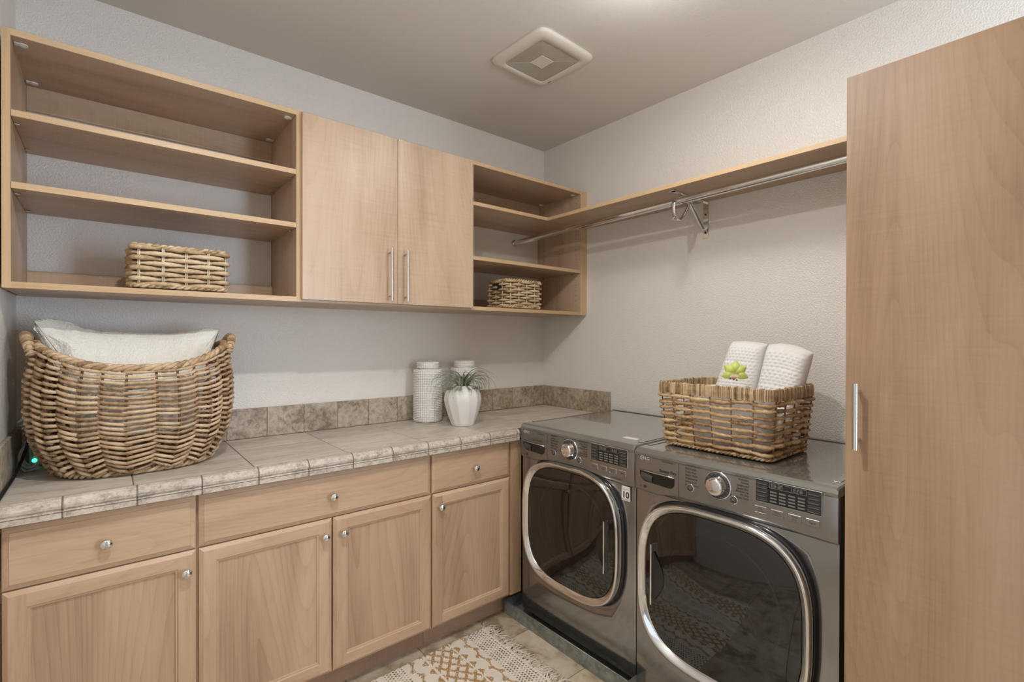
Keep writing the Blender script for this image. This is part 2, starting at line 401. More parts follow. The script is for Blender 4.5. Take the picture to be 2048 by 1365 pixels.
# middle cabinet
def bar_handle(parent, axis_pts, r, posts, mat=M_nickel, rp=None):
    m = MB(); m.cyl(axis_pts[0], axis_pts[1], r, 18)
    for a, b in posts: m.cyl(a, b, rp or r*.75, 12)
    return m.build('handle', mat, parent)
t = thing('wall_cabinet', 'maple wall cabinet with two plain slab doors and long bar handles', 'cabinet', (0, 0, 0))
x0, x1 = -1.7135, -.900
m = MB()
for a in ((x0, x0+T, ZB, ZT), (x1-T, x1, ZB, ZT), (x0+T, x1-T, ZB, ZB+T), (x0+T, x1-T, ZT-T, ZT), (x0+T, x1-T, 1.89, 1.91)): m.box(a[0], a[1], DU, -.001, a[2], a[3])
m.box(x0+T, x1-T, -.012, -.002, ZB+T, ZT-T)
m.build('carcass', M_lamx, t)
for (a, b, hx) in ((-1.7160, -1.3012, -1.3435), (-1.2988, -.8815, -1.2662)):
    d = boxpart('door', M_lamv, t, a, b, DU-.0205, DU-.001, 1.530, 2.281, b=.001)
    yh = DU-.0205-.032
    bar_handle(d, ((hx, yh, 1.5415), (hx, yh, 1.777)), .0055, [((hx, DU-.02, z), (hx, yh, z)) for z in (1.562, 1.757)])
# right open unit
t = thing('corner_shelf_unit', 'narrow open maple shelf unit in the corner beside the slab door cabinet', 'shelf unit', (0, 0, 0))
x0, x1 = -.899, -.039
m = MB(); m.box(x0, x0+T, DU, -.001, ZB, ZT); m.build('side_panel', M_lamv, t)
m = MB(); m.box(x1-T, x1, DU+.0012, -.001, ZB, ZT, 0); m.box(x1-T, x1, DU, DU+.0012, ZB, ZT, 1)
for k in range(22):
    for yy in (-.355, -.06): m.cyl((x1-T-.0004, yy, 1.58+k*.032), (x1-T+.0006, yy, 1.58+k*.032), .0024, 8, 2)
m.build('side_panel', [M_lamv, M_edgez, M_dark], t)
m = MB(); m.box(x1+.0005, -.001, DU, DU+.019, ZB, ZT); m.build('filler_strip', M_edgez, t)
top = bevel_panel('top_panel', t, x0+T, x1-T, DU, -.001, ZT-T, ZT, 'x')
bevel_panel('bottom_panel', t, x0+T, x1-T, DU, -.001, ZB, ZB+T, 'x')
s = bevel_panel('shelf', t, x0+T+.001, x1-T-.001, DU+.001, -.002, 1.7812, 1.7812+T, 'x')
for yy in (-.33, -.06): shelf_pin(s, x1-T-.008, yy, 1.778)
for yy in (-.345, -.055): cam_cover(top, x1-T-.022, yy, ZT-T, 1)
boxpart('back_rail', M_lamx, t, x0+T, x1-T, -.018, -.001, 2.184, ZT-T)
boxpart('back_rail', M_lamx, t, x0+T, x1-T, -.018, -.001, ZB+T, 1.612)

# L-shaped closet shelf, in the corner unit and along the right wall
TCX, TCY, TCZ = -.89, -2.0465, 2.028     # tall cabinet front plane, left side, top
XS, ZS0, ZS1 = -.3412, 2.0625, 2.0805
m = MB()
m.box(x0+T+.001, x1-T-.001, DU+.0012, -.002, ZS0, ZS1, 0); m.box(x0+T+.001, XS, DU, DU+.0012, ZS0, ZS1, 1)
m.box(XS+.0012, -.001, TCY+.001, DU-.0004, ZS0, ZS1, 2); m.box(XS, XS+.0012, TCY+.001, DU+.0012, ZS0, ZS1, 3)
M_edgey = wood('maple_edge_band_along_y', *EDG, 'y', .4, 0, .3, .05)
o = m.build('closet_shelf', [M_lamx, M_edge, M_lamy, M_edgey]); tag(o, 'long L-shaped maple shelf running along the right wall above the washer and dryer', 'shelf')
# hanging rod and bracket
t = thing('hanging_rod', 'polished chrome clothes rod hanging below the long wall shelf', 'clothes rod', (-.265, 0, 1.9975))
m = MB(); m.cyl((0, -.004, 0), (0, TCY+.004, .0325), .0165, 28); m.build('rod', M_chrome, t)
m = MB(); m.lathe([(.0225, 0), (.0225, .004), (.0195, .014), (.0175, .014)], (0, -.0015, 0), 28, axis='y', mat=Matrix.Diagonal((1, -1, 1, 1)).to_4x4()); m.build('end_socket', M_nickel, t)
YB = -1.185
t = thing('shelf_bracket', 'chrome steel bracket with a rod hook under the long wall shelf', 'bracket', (0, YB, 1.97))
m = MB(); m.box(-.004, -.001, -.014, .014, -.091, .091, b=.001)
m.build('wall_plate', M_chrome, t)
for zz in (.028, -.064):
    m = MB(); m.cyl((-.004, 0, zz), (-.0065, 0, zz), .0045, 12); m.build('screw', M_dark, t)
m = MB(); m.box(-.30, -.004, -.011, .011, .0885, .0915); m.cyl((-.30, 0, .0885), (-.30, 0, .0915), .016, 16)
m.build('arm', M_chrome, t)
m = MB(); m.tube([(-.005, 0, -.062), (-.03, 0, -.045), (-.15, 0, .06), (-.235, 0, .088)], .0125, 8, flat=.3)
m.build('brace', M_chrome, t)
m = MB(); m.tube([(-.16, 0, .055), (-.175, 0, .03), (-.215, 0, -.018), (-.245, 0, -.038), (-.275, 0, -.035), (-.292, 0, -.005), (-.294, 0, .03), (-.289, 0, .046)], .0095, 8, flat=.4)
m.cyl((-.285, 0, -.032), (-.298, 0, -.042), .006, 10)
m.build('rod_hook', M_chrome, t)

# ------------------------------------------------------------------ tall cabinet on the right
t = thing('tall_cabinet', 'tall maple closet cabinet at the far right with a short bar handle', 'cabinet', (TCX, TCY, 0))
m = MB(); wdt = .62
m.box(.0215, -TCX-.002, -T, 0, 0, TCZ); m.box(.0215, -TCX-.002, -wdt, -wdt+T, 0, TCZ); m.box(.0215, -TCX-.002, -wdt+T, -T, TCZ-T, TCZ); m.box(.0215, -TCX-.002, -wdt+T, -T, .08, .1)
m.box(-TCX-.012, -TCX-.002, -wdt+T, -T, .1, TCZ-T); m.box(.06, .08, -wdt+T, -T, 0, .08)
m.build('carcass', M_lamv, t)
M_lamtall = wood('maple_laminate_tall_door', lin(176, 147, 117), lin(162, 130, 99), lin(141, 109, 80), 'z', .42, .034, .16, .08, 46, (3.4, .32))
m = MB(); m.box(.0, .0195, -wdt+.003, -.0005, .012, TCZ+.0005, 0, .001)
d = m.build('door', M_lamtall, t)
hx, hy = -.036, -.031
bar_handle(d, ((hx, hy, 1.1045), (hx, hy, 1.2655)), .006, [((0, hy, z), (hx, hy, z)) for z in (1.125, 1.245)])

# ------------------------------------------------------------------ base cabinets
YF, YD = -.5795, -.5985
def raised_frame(parent, x0, x1, z0, z1, name='door'):
    """five-piece door: mitred outer bevel, butted stiles and rails, stepped inner edge, flat veneer panel"""
    fw, bv = .058, .012
    d = MB()
    def band(o0, y0, o1, y1):
        q = lambda o, y: [(x0+o, y, z0+o), (x1-o, y, z0+o), (x1-o, y, z1-o), (x0+o, y, z1-o)]
        A, B = q(o0, y0), q(o1, y1)
        for k in range(4):
            n = (k+1) % 4; d.add([A[k], A[n], B[n], B[k]], [(0, 1, 2, 3)], 1 if k in (0, 2) else 0)
    band(0, YF-.001, 0, YD+.008); band(0, YD+.008, bv, YD)
    fi = fw-.010
    for (a, b, c, e, mi) in ((x0+bv, x0+fi, z0+bv, z1-bv, 0), (x1-fi, x1-bv, z0+bv, z1-bv, 0), (x0+fi, x1-fi, z0+bv, z0+fi, 1), (x0+fi, x1-fi, z1-fi, z1-bv, 1)):
        d.add([(a, YD, c), (b, YD, c), (b, YD, e), (a, YD, e)], [(0, 1, 2, 3)], mi)
    band(fi, YD, fw-.007, YD+.0035); band(fw-.007, YD+.0035, fw-.003, YD+.0035); band(fw-.003, YD+.0035, fw, YD+.010); band(fw, YD+.010, fw, YF-.001)
    band(fw, YF-.001, 0, YF-.001)
    o = d.build(name, [M_beev, M_beex], parent)
    pn = MB(); pn.box(x0+fw-.0005, x1-fw+.0005, YD+.009, YF-.002, z0+fw-.0005, z1-fw+.0005)
    pn.build('inset_panel', M_beep, o)
    return o
def slab_drawer(parent, x0, x1, z0, z1):
    bv = .014; m = MB()
    a = [(x0, YF-.001, z0), (x1, YF-.001, z0), (x1, YF-.001, z1), (x0, YF-.001, z1)]
    b = [(x, YD+.008, z) for x, _, z in a]
    c = [(x0+bv, YD+.0015, z0+bv), (x1-bv, YD+.0015, z0+bv), (x1-bv, YD+.0015, z1-bv), (x0+bv, YD+.0015, z1-bv)]
    e = [(x0+bv+.001, YD, z0+bv+.001), (x1-bv-.001, YD, z0+bv+.001), (x1-bv-.001, YD, z1-bv-.001), (x0+bv+.001, YD, z1-bv-.001)]
    vs = a+b+c+e; F = [(3, 2, 1, 0), (12, 13, 14, 15)]
    for r in range(3): F += [(r*4+k, r*4+(k+1) % 4, r*4+4+(k+1) % 4, r*4+4+k) for k in range(4)]
    m.add(vs, F); return m.build('drawer', M_beex, parent)
def knob(parent, x, z):
    m = MB(); m.lathe([(.0075, 0), (.0072, .003), (.005, .006), (.005, .012), (.0105, .0145), (.0145, .018), (.0155, .022), (.0135, .0265), (.008, .0295), (.0015, .0305)], (x, YD, z), 24, axis='y', mat=None)
    mm = MB(); mm.v = [(p[0], 2*YD-p[1], p[2]) for p in m.v]; mm.f, mm.m, mm.s = m.f, m.m, m.s
    return mm.build('knob', M_chrome, parent)
def base_cabinet(label, x0, x1, filler=None):
    t = thing('base_cabinet', label, 'cabinet')
    m = MB(); zt = .8715
    m.box(x0, x0+T, YF+.001, -.003, .1, zt); m.box(x1-T, x1, YF+.001, -.003, .1, zt); m.box(x0+T, x1-T, YF+.02, -.003, .1, .118); m.box(x0+T, x1-T, -.012, -.003, .118, zt)
    fs = .02
    m.box(x0, x0+fs, YF, YF+.02, .1, zt); m.box(x1-fs, x1, YF, YF+.02, .1, zt); m.box(x0+fs, x1-fs, YF, YF+.02, .1, .12); m.box(x0+fs, x1-fs, YF, YF+.02, .66, .72); m.box(x0+fs, x1-fs, YF, YF+.02, .85, zt)
    m.build('carcass', M_beev, t)
    boxpart('toe_kick', M_kick, t, x0, x1, -.527, -.512, 0, .0995, b=0)
    if filler: boxpart('filler_panel', M_beev, t, filler[0], filler[1], YD+.0005, YF-.0005, .104, .867, b=.001)
    return t
t = base_cabinet('left beech base cabinet under the big basket with one drawer and one door', LX+.004, -2.0955, (LX+.004, -2.5395))
d = slab_drawer(t, -2.5365, -2.1005, .6945, .8635); knob(d, -2.3213, .7735)
d = raised_frame(t, -2.5365, -2.0985, .104, .6895); knob(d, -2.1265, .6275)
t = base_cabinet('middle beech base cabinet with one wide drawer above a pair of doors', -2.0945, -1.2325)
d = slab_drawer(t, -2.0915, -1.2355, .6945, .8635); knob(d, -1.6614, .7745)
d = raised_frame(t, -2.0905, -1.662, .104, .6895); knob(d, -1.6912, .6295)
d = raised_frame(t, -1.6565, -1.2305, .104, .6895); knob(d, -1.6215, .627)
t = base_cabinet('narrow beech base cabinet beside the washer with one drawer and one door', -1.2315, -.7165, (-.784, -.7165))
d = slab_drawer(t, -1.2265, -.788, .6945, .8635); knob(d, -1.0041, .7742)
d = raised_frame(t, -1.2235, -.788, .104, .6895); knob(d, -1.1893, .6318)

# ------------------------------------------------------------------ countertop and backsplash
ZC = .9222
t = thing('countertop', 'beige tiled counter top with a rounded tile edge', 'counter', (0, 0, 0))
m = MB(); m.box(LX+.001, -.0015, -.575, -.0015, .8725, ZC-.002, 1)
gx = [LX+.0012]+[-1.9225-.3345, -1.9225, -1.588, -1.2535, -.919, -.5845, -.25]+[-.0017]; gy = [-.5745, -.242, -.0135]
for i in range(len(gx)-1):
    for j in range(len(gy)-1): m.box(gx[i]+.0016, gx[i+1]-.0016, gy[j]+.0016, gy[j+1]-.0016, ZC-.008, ZC, 0, .001)
m.build('tile_surface', [M_ctop, M_grout], t)
prof = [(-.5755, .874), (-.5755, ZC+.0005), (-.582, ZC+.003), (-.594, ZC+.006), (-.606, ZC+.0065), (-.617, ZC+.003), (-.6245, ZC-.004), (-.628, ZC-.013), (-.627, ZC-.021), (-.622, ZC-.0255), (-.626, ZC-.0275), (-.6265, ZC-.0305), (-.6225, ZC-.0325), (-.6265, ZC-.0345), (-.6265, .874)]
jn = [LX+.0012]+[-.7672-.1648*k for k in range(11)][::-1]+[-.7492]
jn = sorted(set(round(v, 4) for v in jn if v >= LX+.0012))
m = MB()
for a, b in zip(jn[:-1], jn[1:]):
    if b-a > .012:
        e = .0022
        n = len(prof); vs = [(a+e, y, z) for y, z in prof]+[(b-e, y, z) for y, z in prof]
        m.add(vs, [(k, (k+1) % n, n+(k+1) % n, n+k) for k in range(n)], 0, False); m.add(vs, [tuple(range(n)), tuple(range(n, 2*n))], 0)
pg = [(-.5752, .8745)]+[(y+.0018, z-.0015) for y, z in prof[1:-1]]+[(-.6245, .8745)]
n = len(pg); vs = [(LX+.0012, y, z) for y, z in pg]+[(-.7495, y, z) for y, z in pg]
m.add(vs, [(k, (k+1) % n, n+(k+1) % n, n+k) for k in range(n)]+[tuple(range(n)), tuple(range(n, 2*n))], 1)
o = m.build('edge_trim', [M_nose, M_grout], t)
t = thing('backsplash', 'low mottled stone tile backsplash along the counter and corner', 'backsplash', (0, 0, 0))
def run(name, segs, horizontal):
    m = MB()
    for a, b in zip(segs[:-1], segs[1:]):
        if horizontal == 'x': m.box(a+.0012, b-.0012, -.0125, -.001, ZC+.001, 1.056, 0, .001)
        elif horizontal == 'y': m.box(-.0125, -.001, a+.0012, b-.0012, ZC+.001, 1.056, 0, .001)
        else: m.box(LX+.001, LX+.0125, a+.0012, b-.0012, ZC+.001, 1.056, 0, .001)
    if horizontal == 'x': m.box(segs[0], segs[-1], -.0105, -.0008, ZC+.0005, 1.0545, 1)
    elif horizontal == 'y': m.box(-.0105, -.0008, segs[0]+.004, segs[-1], ZC+.0005, 1.0545, 1)
    else: m.box(LX+.0008, LX+.0105, segs[0], segs[-1], ZC+.0005, 1.0545, 1)
    return m.build(name, [M_bs, M_grout], t)
js = [-1.7529+.16285*k for k in range(-5, 11)]
run('back_tile_row', [LX+.013]+[v for v in js if LX+.05 < v < -.05]+[-.013], 'x')
run('right_tile_row', [-.587, -.4254, -.2583, -.0918, -.001], 'y')
run('left_tile_row', [-.5745, -.44, -.277, -.114, -.001], 'l')

# ------------------------------------------------------------------ text helper
def text_mesh(mb, body, x, z, y, size, mi=0, align='LEFT', bold=0.0, depth=.0004):
    c = bpy.data.curves.new('t', 'FONT'); c.body = body; c.size = size; c.align_x = align; c.extrude = depth/2; c.offset = bold; c.resolution_u = 3
    o = bpy.data.objects.new('t', c); COL.objects.link(o); bpy.context.view_layer.update()
    me = o.evaluated_get(bpy.context.evaluated_depsgraph_get()).to_mesh()
    mb.add([(x+v.co.x, y-v.co.z, z+v.co.y) for v in me.vertices], [tuple(p.vertices) for p in me.polygons], mi)
    bpy.data.objects.remove(o); bpy.data.curves.remove(c)

# ------------------------------------------------------------------ washer and dryer
def squircle(a, n=3.2):
    c, s = math.cos(a), math.sin(a)
    return (math.copysign(abs(c)**(2/n), c), math.copysign(abs(s)**(2/n), s))
def ring_grid(mb, prof, cx, cz, n=72, mi=0, e=3.2, smooth=True, cap_last=False):
    """prof: (half width, half height, y) rings"""
    vs = []
    for (hw, hh, y) in prof:
        for k in range(n):
            sx, sz = squircle(2*PI*k/n, e); vs.append((cx+hw*sx, y, cz+hh*sz))
    fs = [(i*n+k, i*n+(k+1) % n, (i+1)*n+(k+1) % n, (i+1)*n+k) for i in range(len(prof)-1) for k in range(n)]
    if cap_last: fs.append(tuple((len(prof)-1)*n+k for k in range(n)))
    mb.add(vs, fs, mi, smooth)
def appliance(kind, label, y_left, z0, zt, W, D=.715):
    wash = kind == 'washing_machine'
    t = thing(kind, label, 'washing machine' if wash else 'dryer', (-.747, y_left, 0), -PI/2)
    zp = .797
    # body: sides, gently bulging lower front with an opening, back
    m = MB()
    m.box(.004, W-.004, .014, D, z0, zt-.03, 1)
    cx, cz, hw, hh = (.3345, .537, .288, .283) if wash else (.331, .505, .297, .292)
    # front skin: square outline to door opening
    n = 96; outer = []; inner = []
    def sq(a):
        c, s = math.cos(a), math.sin(a)
        # ray to the rectangle from the door's centre
        k = min(((W-cx) if c > 0 else cx)/max(abs(c), 1e-6), ((zp-cz) if s > 0 else (cz-z0))/max(abs(s), 1e-6)); return cx+c*k, cz+s*k
    angs = sorted([2*PI*k/n for k in range(n)]+[math.atan2(b, a) % (2*PI) for a in (W-cx, -cx) for b in (zp-cz, z0-cz)])
    n = len(angs)
    def skin_y(x, z):
        u = (x/W-.5)*2; return .012-.012*(1-u**4)*(1 if z > z0+.03 else (z-z0)/.03)
    rows = []
    for f in (0, .25, .5, .75, 1):
        row = []
        for a in angs:
            ox, oz = sq(a); sx, sz = squircle(a, 3.2); ix, iz = cx+(hw+.006)*sx, cz+(hh+.006)*sz
            iz = min(iz, zp-.002)
            x, z = ox+(ix-ox)*f, oz+(iz-oz)*f; row.append((x, skin_y(x, z), z))
        rows.append(row)
    rows.append([(cx+(hw-.002)*squircle(a)[0], .02, min(cz+(hh-.002)*squircle(a)[1], zp-.004)) for a in angs])
    m.add([p for r in rows for p in r], [(i*n+k, i*n+(k+1) % n, (i+1)*n+(k+1) % n, (i+1)*n+k) for i in range(len(rows)-1) for k in range(n)], 0, True)
    m.box(.004, W-.004, .0135, .02, z0, zp, 0)
    m.build('body', [M_steel, M_side], t)
    # lid
    m = MB(); r = .016
    prof = [(0, zt-.03), (-.0025, zt-.018), (.001, zt-.006), (.010, zt-.0008), (.03, zt), (D-.02, zt), (D, zt-.004), (D, zt-.03)]
    k = len(prof)
    xs = [(.0, .0, 1.0), (.006, .0, 1.0)]
    secs = []
    for (x, shr) in ((.0, .006), (.004, .0015), (.010, 0), (W-.010, 0), (W-.004, .0015), (W, .006)):
        secs.append([(x, y if y < .2 else y, zt-.03+(z-(zt-.03))*(1-shr/.03)) for y, z in prof])
    m.add([p for s_ in secs for p in s_], [(i*k+j, i*k+(j+1) % k, (i+1)*k+(j+1) % k, (i+1)*k+j) for i in range(5) for j in range(k)]+[tuple(range(k)), tuple(5*k+j for j in range(k))], 0, False)
    o = m.build('lid', M_top, t)
    m = MB(); m.box(.012, W-.012, D-.03, D-.004, zt, zt+.004, 0, .002); m.box(.012, .03, .06, D-.03, zt, zt+.002, 0, .001); m.box(W-.03, W-.012, .06, D-.03, zt, zt+.002, 0, .001)
    m.build('lid_rim', M_top, o)
    if wash:
        m = MB(); m.box(.548, .618, .085, .115, zt+.0002, zt+.0012); st = m.build('sticker', M_white, o); st['label'] = 'blank white sticker'
    # control panel, its lower edge arching over the door
    m = MB(); nx = 41; P = []
    def low(u):
        x = u*W; d = zp+.001
        a = math.exp(-((x-.10)/.035)**2)*.010; return d-.004+.010*math.exp(-((x-cx)/.22)**4) - a*.6
    yprof = [(0.0, .006), (.004, -.0012), (.012, -.003), (.5, -.0045), (.9, -.0035), (1.0, -.0025)]
    vs = []
    for (f, y) in yprof:
        for i in range(nx):
            u = i/(nx-1); z = low(u)*(1-f)+(zt-.0295)*f if f > .1 else low(u)+f
            e = .004 if i in (0, nx-1) else 0
            vs.append((u*W, y+e, z))
    L = len(yprof)
    m.add(vs, [(j*nx+i, j*nx+i+1, (j+1)*nx+i+1, (j+1)*nx+i) for j in range(L-1) for i in range(nx-1)], 0, True)
    m.box(.003, W-.003, .0055, .03, zp-.002, zt-.0305, 0)
    cp = m.build('control_panel', M_steelp, t)
    YP = -.0052
    # knob
    kx, kz = .334, .885
    kb = MB(); kb.lathe([(.047, 0), (.047, .004), (.044, .0055)], (kx, YP+.003, kz), 40, axis='y', mat=None)
    def flip(mb, y0):
        mb.v = [(p[0], 2*y0-p[1], p[2]) for p in mb.v]; return mb
    flip(kb, YP+.003); kb.build('dial_ring', M_chrome, cp)
    kb = MB(); kb.lathe([(.0435, 0), (.0435, .002), (.034, .0025)], (kx, YP-.0015, kz), 40, axis='y'); flip(kb, YP-.0015); kb.build('dial_scale', M_disp, cp)
    kb = MB(); kb.lathe([(.034, 0), (.033, .004), (.0305, .008), (.0300, .022), (.0275, .027), (.02, .0285), (.0002, .029)], (kx, YP-.003, kz), 40, axis='y'); flip(kb, YP-.003); kb.build('dial', M_chrome, cp)
    tk = MB()
    for k_ in range(15):
        a = PI*.5+2*PI*k_/15; tk.box(-.0008, .0008, YP-.0045, YP-.0038, .0365, .0405, mat=Matrix.Translation((kx, 0, kz)) @ Matrix.Rotation(a, 4, 'Y'))
    tk.build('dial_marks', M_led, cp)
    # round buttons
    for bx, bz, gl_ in ((.234, .853, 0), (.388, .850, 1)):
        kb = MB(); kb.lathe([(.0138, 0), (.0138, .0022), (.0122, .0026)], (bx, YP+.0015, bz), 28, axis='y'); flip(kb, YP+.0015); o = kb.build('round_button', M_chrome, cp)
        kb = MB(); kb.lathe([(.0122, 0), (.0120, .0004), (.0002, .0005)], (bx, YP-.0008, bz), 24, axis='y'); flip(kb, YP-.0008); kb.build('button_face', M_keyd, cp)
        g_ = MB()
        if gl_: 
            g_.prism([(bx-.005, bz-.004), (bx-.005, bz+.004), (bx, bz)], YP-.0018, YP-.0012); g_.box(bx+.001, bx+.0022, YP-.0018, YP-.0012, bz-.004, bz+.004); g_.box(bx+.0036, bx+.0048, YP-.0018, YP-.0012, bz-.004, bz+.004)
        else:
            pts = [(bx+.0042*math.cos(a), YP-.0015, bz+.0042*math.sin(a)) for a in [PI*.5+.5+(2*PI-1)*q/18 for q in range(19)]]; g_.tube(pts, .0006, 6); g_.box(bx-.0006, bx+.0006, YP-.0018, YP-.0012, bz, bz+.0055)
        g_.build('button_symbol', M_led, cp)
    # display
    dx0, dx1, dz0, dz1 = .459, .642, .868, .935
    m = MB(); m.box(dx0-.002, dx1+.002, YP-.001, YP+.002, dz0-.002, dz1+.002, b=.001); fr_ = m.build('display_frame', M_chrome, cp)
    m = MB(); m.box(dx0, dx1, YP-.002, YP-.0009, dz0, dz1); dp = m.build('display', M_black, cp)
    for xx in (dx0+.002, dx1-.036):
        m = MB()
        for i in range(5):
            zz = dz1-.008-i*.0125; m.box(xx, xx+.034, YP-.0026, YP-.0019, zz-.0055, zz+.0045, 0)
        m.build('display_keys', M_disp, cp)
    m = MB()
    for i in range(4):
        for j in range(4): m.box(dx0+.043+i*.026, dx0+.062+i*.026, YP-.0026, YP-.0019, dz0+.006+j*.0095, dz0+.0105+j*.0095)
    for i in range(5):
        zz = dz1-.008-i*.0125
        for xx in (dx0+.005, dx1-.033): m.box(xx, xx+.026, YP-.003, YP-.0025, zz-.0042, zz-.003)
    m.build('indicator_lines', M_led, cp)
    m = MB(); z1_ = dz1-.018
    for a in ((dx0+.041, dx0+.145, z1_-.001, z1_), (dx0+.041, dx0+.145, z1_+.0145, z1_+.0155), (dx0+.041, dx0+.042, z1_, z1_+.015), (dx0+.144, dx0+.145, z1_, z1_+.015)): m.box(a[0], a[1], YP-.0026, YP-.0019, a[2], a[3])
    text_mesh(m, '88:88', dx0+.045, z1_+.002, YP-.0022, .0155); text_mesh(m, '18:88', dx0+.100, z1_+.002, YP-.0022, .0155)
    m.build('time_display', M_led, cp)
    # push keys
    if wash: names = ['Steam', 'Cold\nWash', 'Delay\nWash', 'Signal']
    else: names = ['Dry\nLevel', 'Temp.\nControl', 'Time\nDry', 'Signal']
    for i, bx in enumerate((.473, .522, .571, .619)):
        bz = .842; m = MB(); m.box(bx-.0185, bx+.0185, YP-.0018, YP+.002, bz-.0105, bz+.0105, b=.0014); kk = m.build('push_key', M_silver, cp)
        m = MB(); m.box(bx-.017, bx+.017, YP-.0024, YP-.0017, bz-.009, bz+.009); 
        m.build('key_face', M_steelp, cp)
        m = MB(); ls = names[i].split('\n')
        for q, l in enumerate(ls): text_mesh(m, l, bx, bz+(.0012 if len(ls) == 2 else -.0025)-q*.0075, YP-.0025, .0078, align='CENTER')
        m.build('key_lettering', M_ink, cp)
    # printed lettering
    m = MB()
    if wash: left = ['Allergiene', 'Sanitary', 'Bright Whites', 'Bulky/Large', 'Heavy Duty', 'Tub Clean', 'Small Load']; right = ['Cotton/Normal', 'Perm. Press', 'Delicates', 'Hand Wash/Wool', 'Towels', 'Speed Wash', 'Download Cycle']
    else: left = ['Cotton/Normal', 'Bulky/Large', 'Heavy Duty', 'Sports Wear', 'Antibacterial', 'Steam Fresh', 'Steam Sanitary']; right = ['Perm. Press', 'Delicates', 'Towels', 'Small Load', 'Speed Dry', 'Freshen Up', 'Air Dry', 'Download Cycle']
    for i, s_ in enumerate(left): text_mesh(m, s_, .215, .927-i*.0112, YP-.0002, .0088, 1 if (not wash and i > 4) else 0)
    m.build('cycle_list', [M_ink, M_redink], cp); m = MB()
    for i, s_ in enumerate(right): text_mesh(m, s_, .436, .929-i*.0098, YP-.0002, .0088, 0, 'RIGHT')
    m.build('cycle_list', [M_ink, M_redink], cp); m = MB()
    if wash:
        text_mesh(m, 'TurboWash', .125, .921, YP-.0002, .009); m.build('feature_lettering', M_ink, cp); m = MB()
        text_mesh(m, 'Inverter Direct Drive', .08, .889, YP-.0002, .009); m.build('feature_lettering', M_ink, cp); m = MB()
        text_mesh(m, 'SmartDiagnosis', .56, .812, YP-.0002, .0085); m.build('feature_lettering', M_ink, cp); m = MB()
    else:
        text_mesh(m, 'TurboSteam', .120, .921, YP-.0002, .0095); m.build('feature_lettering', M_ink, cp); m = MB()
        text_mesh(m, 'Sensor Dry', .110, .8835, YP-.0002, .0150, bold=.0003); m.build('feature_lettering', M_ink, cp); m = MB()
    m.box(.1885, .1893, YP+.0002, YP+.001, .806, .9285)
    m.build('panel_seam', M_ink, cp)
    m = MB(); lx, lz = .036, .9225
    pts = [(lx+.0075*math.cos(a), YP-.0004, lz+.0075*math.sin(a)) for a in [2*PI*q/24 for q in range(24)]]; m.tube(pts, .0009, 6, closed=True)
    m.box(lx-.0015, lx-.0003, YP-.0012, YP, lz-.0035, lz+.0035); m.box(lx-.0015, lx+.003, YP-.0012, YP, lz-.0035, lz-.0022); m.cyl((lx-.004, YP, lz+.003), (lx-.004, YP-.001, lz+.003), .0014, 8); m.box(lx+.003, lx+.0075, YP-.0012, YP, lz-.0005, lz+.0006)
    text_mesh(m, 'LG', lx+.0115, lz-.0058, YP-.0004, .0165, bold=.0002)
    m.build('maker_badge', M_badge, cp)
    # pull at left; its black face stands in for the recess shade
    m = MB(); px0, px1, pz1, pz0 = .026, .172, .8755, .835
    poly = []
    for q in range(13):
        a = PI+PI*q/24; poly.append((px0+.03+.03*math.cos(a), pz0+.03+.03*math.sin(a)))
    for q in range(13):
        a = 1.5*PI+PI*q/24; poly.append((px1-.02+.02*math.cos(a), pz0-.004+.02+.02*math.sin(a)))
    poly += [(px1, pz1-.002), (px0, pz1)]
    m.prism(poly, YP-.0012, YP+.002); o = m.build('pull_recess_shade', M_black, cp)
    m = MB(); m.grid(lambda u, v: (px0+.006+u*.05, YP-.0013-.004*math.sin(v*PI), pz0+.008+v*.026-.008*u), 10, 8); m.build('pull_scoop', M_keyd, cp)
    m = MB(); m.tube([(px0-.001, YP-.002, pz1), (px0+.05, YP-.0045, pz1-.0005), (px1-.03, YP-.0045, pz1-.001), (px1+.001, YP-.002, pz1-.003)], .0024, 8); m.build('pull_lip', M_chrome, cp)
    m = MB(); m.cyl((.047, YP+.001, .815), (.047, YP-.0006, .815), .006, 14); text_mesh(m, '6', .028, .8115, YP-.0002, .009); m.build('round_mark', M_ink, cp)
    if wash:
        m = MB(); m.box(.613, .651, -.0015, .003, .736, .792); o = m.build('warranty_sticker', M_white, t); o['label'] = 'white sticker printed with a big 10'
        m = MB(); text_mesh(m, '10', .632, .7475, -.0017, .034, align='CENTER', bold=.0012); text_mesh(m, 'Direct Drive', .632, .779, -.0017, .0055, align='CENTER'); text_mesh(m, 'YEAR WARRANTY', .632, .7395, -.0017, .0042, align='CENTER')
        m.build('sticker_print', M_ink, o)
    # door
    m = MB()
    ring_grid(m, [(hw+.004, hh+.004, .018), (hw+.004, hh+.004, -.001), (hw-.004, hh-.004, -.004)], cx, cz, mi=0)
    m.build('door_gap_shade', M_black, t)  # black ring painted for the shaded gap around the door
    m = MB()
    ring_grid(m, [(hw-.004, hh-.004, .004), (hw-.002, hh-.002, -.020), (hw-.003, hh-.003, -.034), (hw-.006, hh-.006, -.039), (hw-.010, hh-.010, -.0395), (hw-.014, hh-.014, -.037), (hw-.026, hh-.026, -.026), (hw-.030, hh-.030, -.022), (hw-.031, hh-.031, .0)], cx, cz)
    dr = m.build('door', M_chrome, t)
    m = MB(); pr = []
    for q in range(9):
        f = 1-q/8*.999; pr.append(((hw-.0305)*f, (hh-.0305)*f, -.0225-.020*(1-f*f)))
    ring_grid(m, pr, cx, cz, e=3.2)
    m.build('door_glass', M_glass, dr, fix=True)
    bx = cx-(.0 if wash else .0)
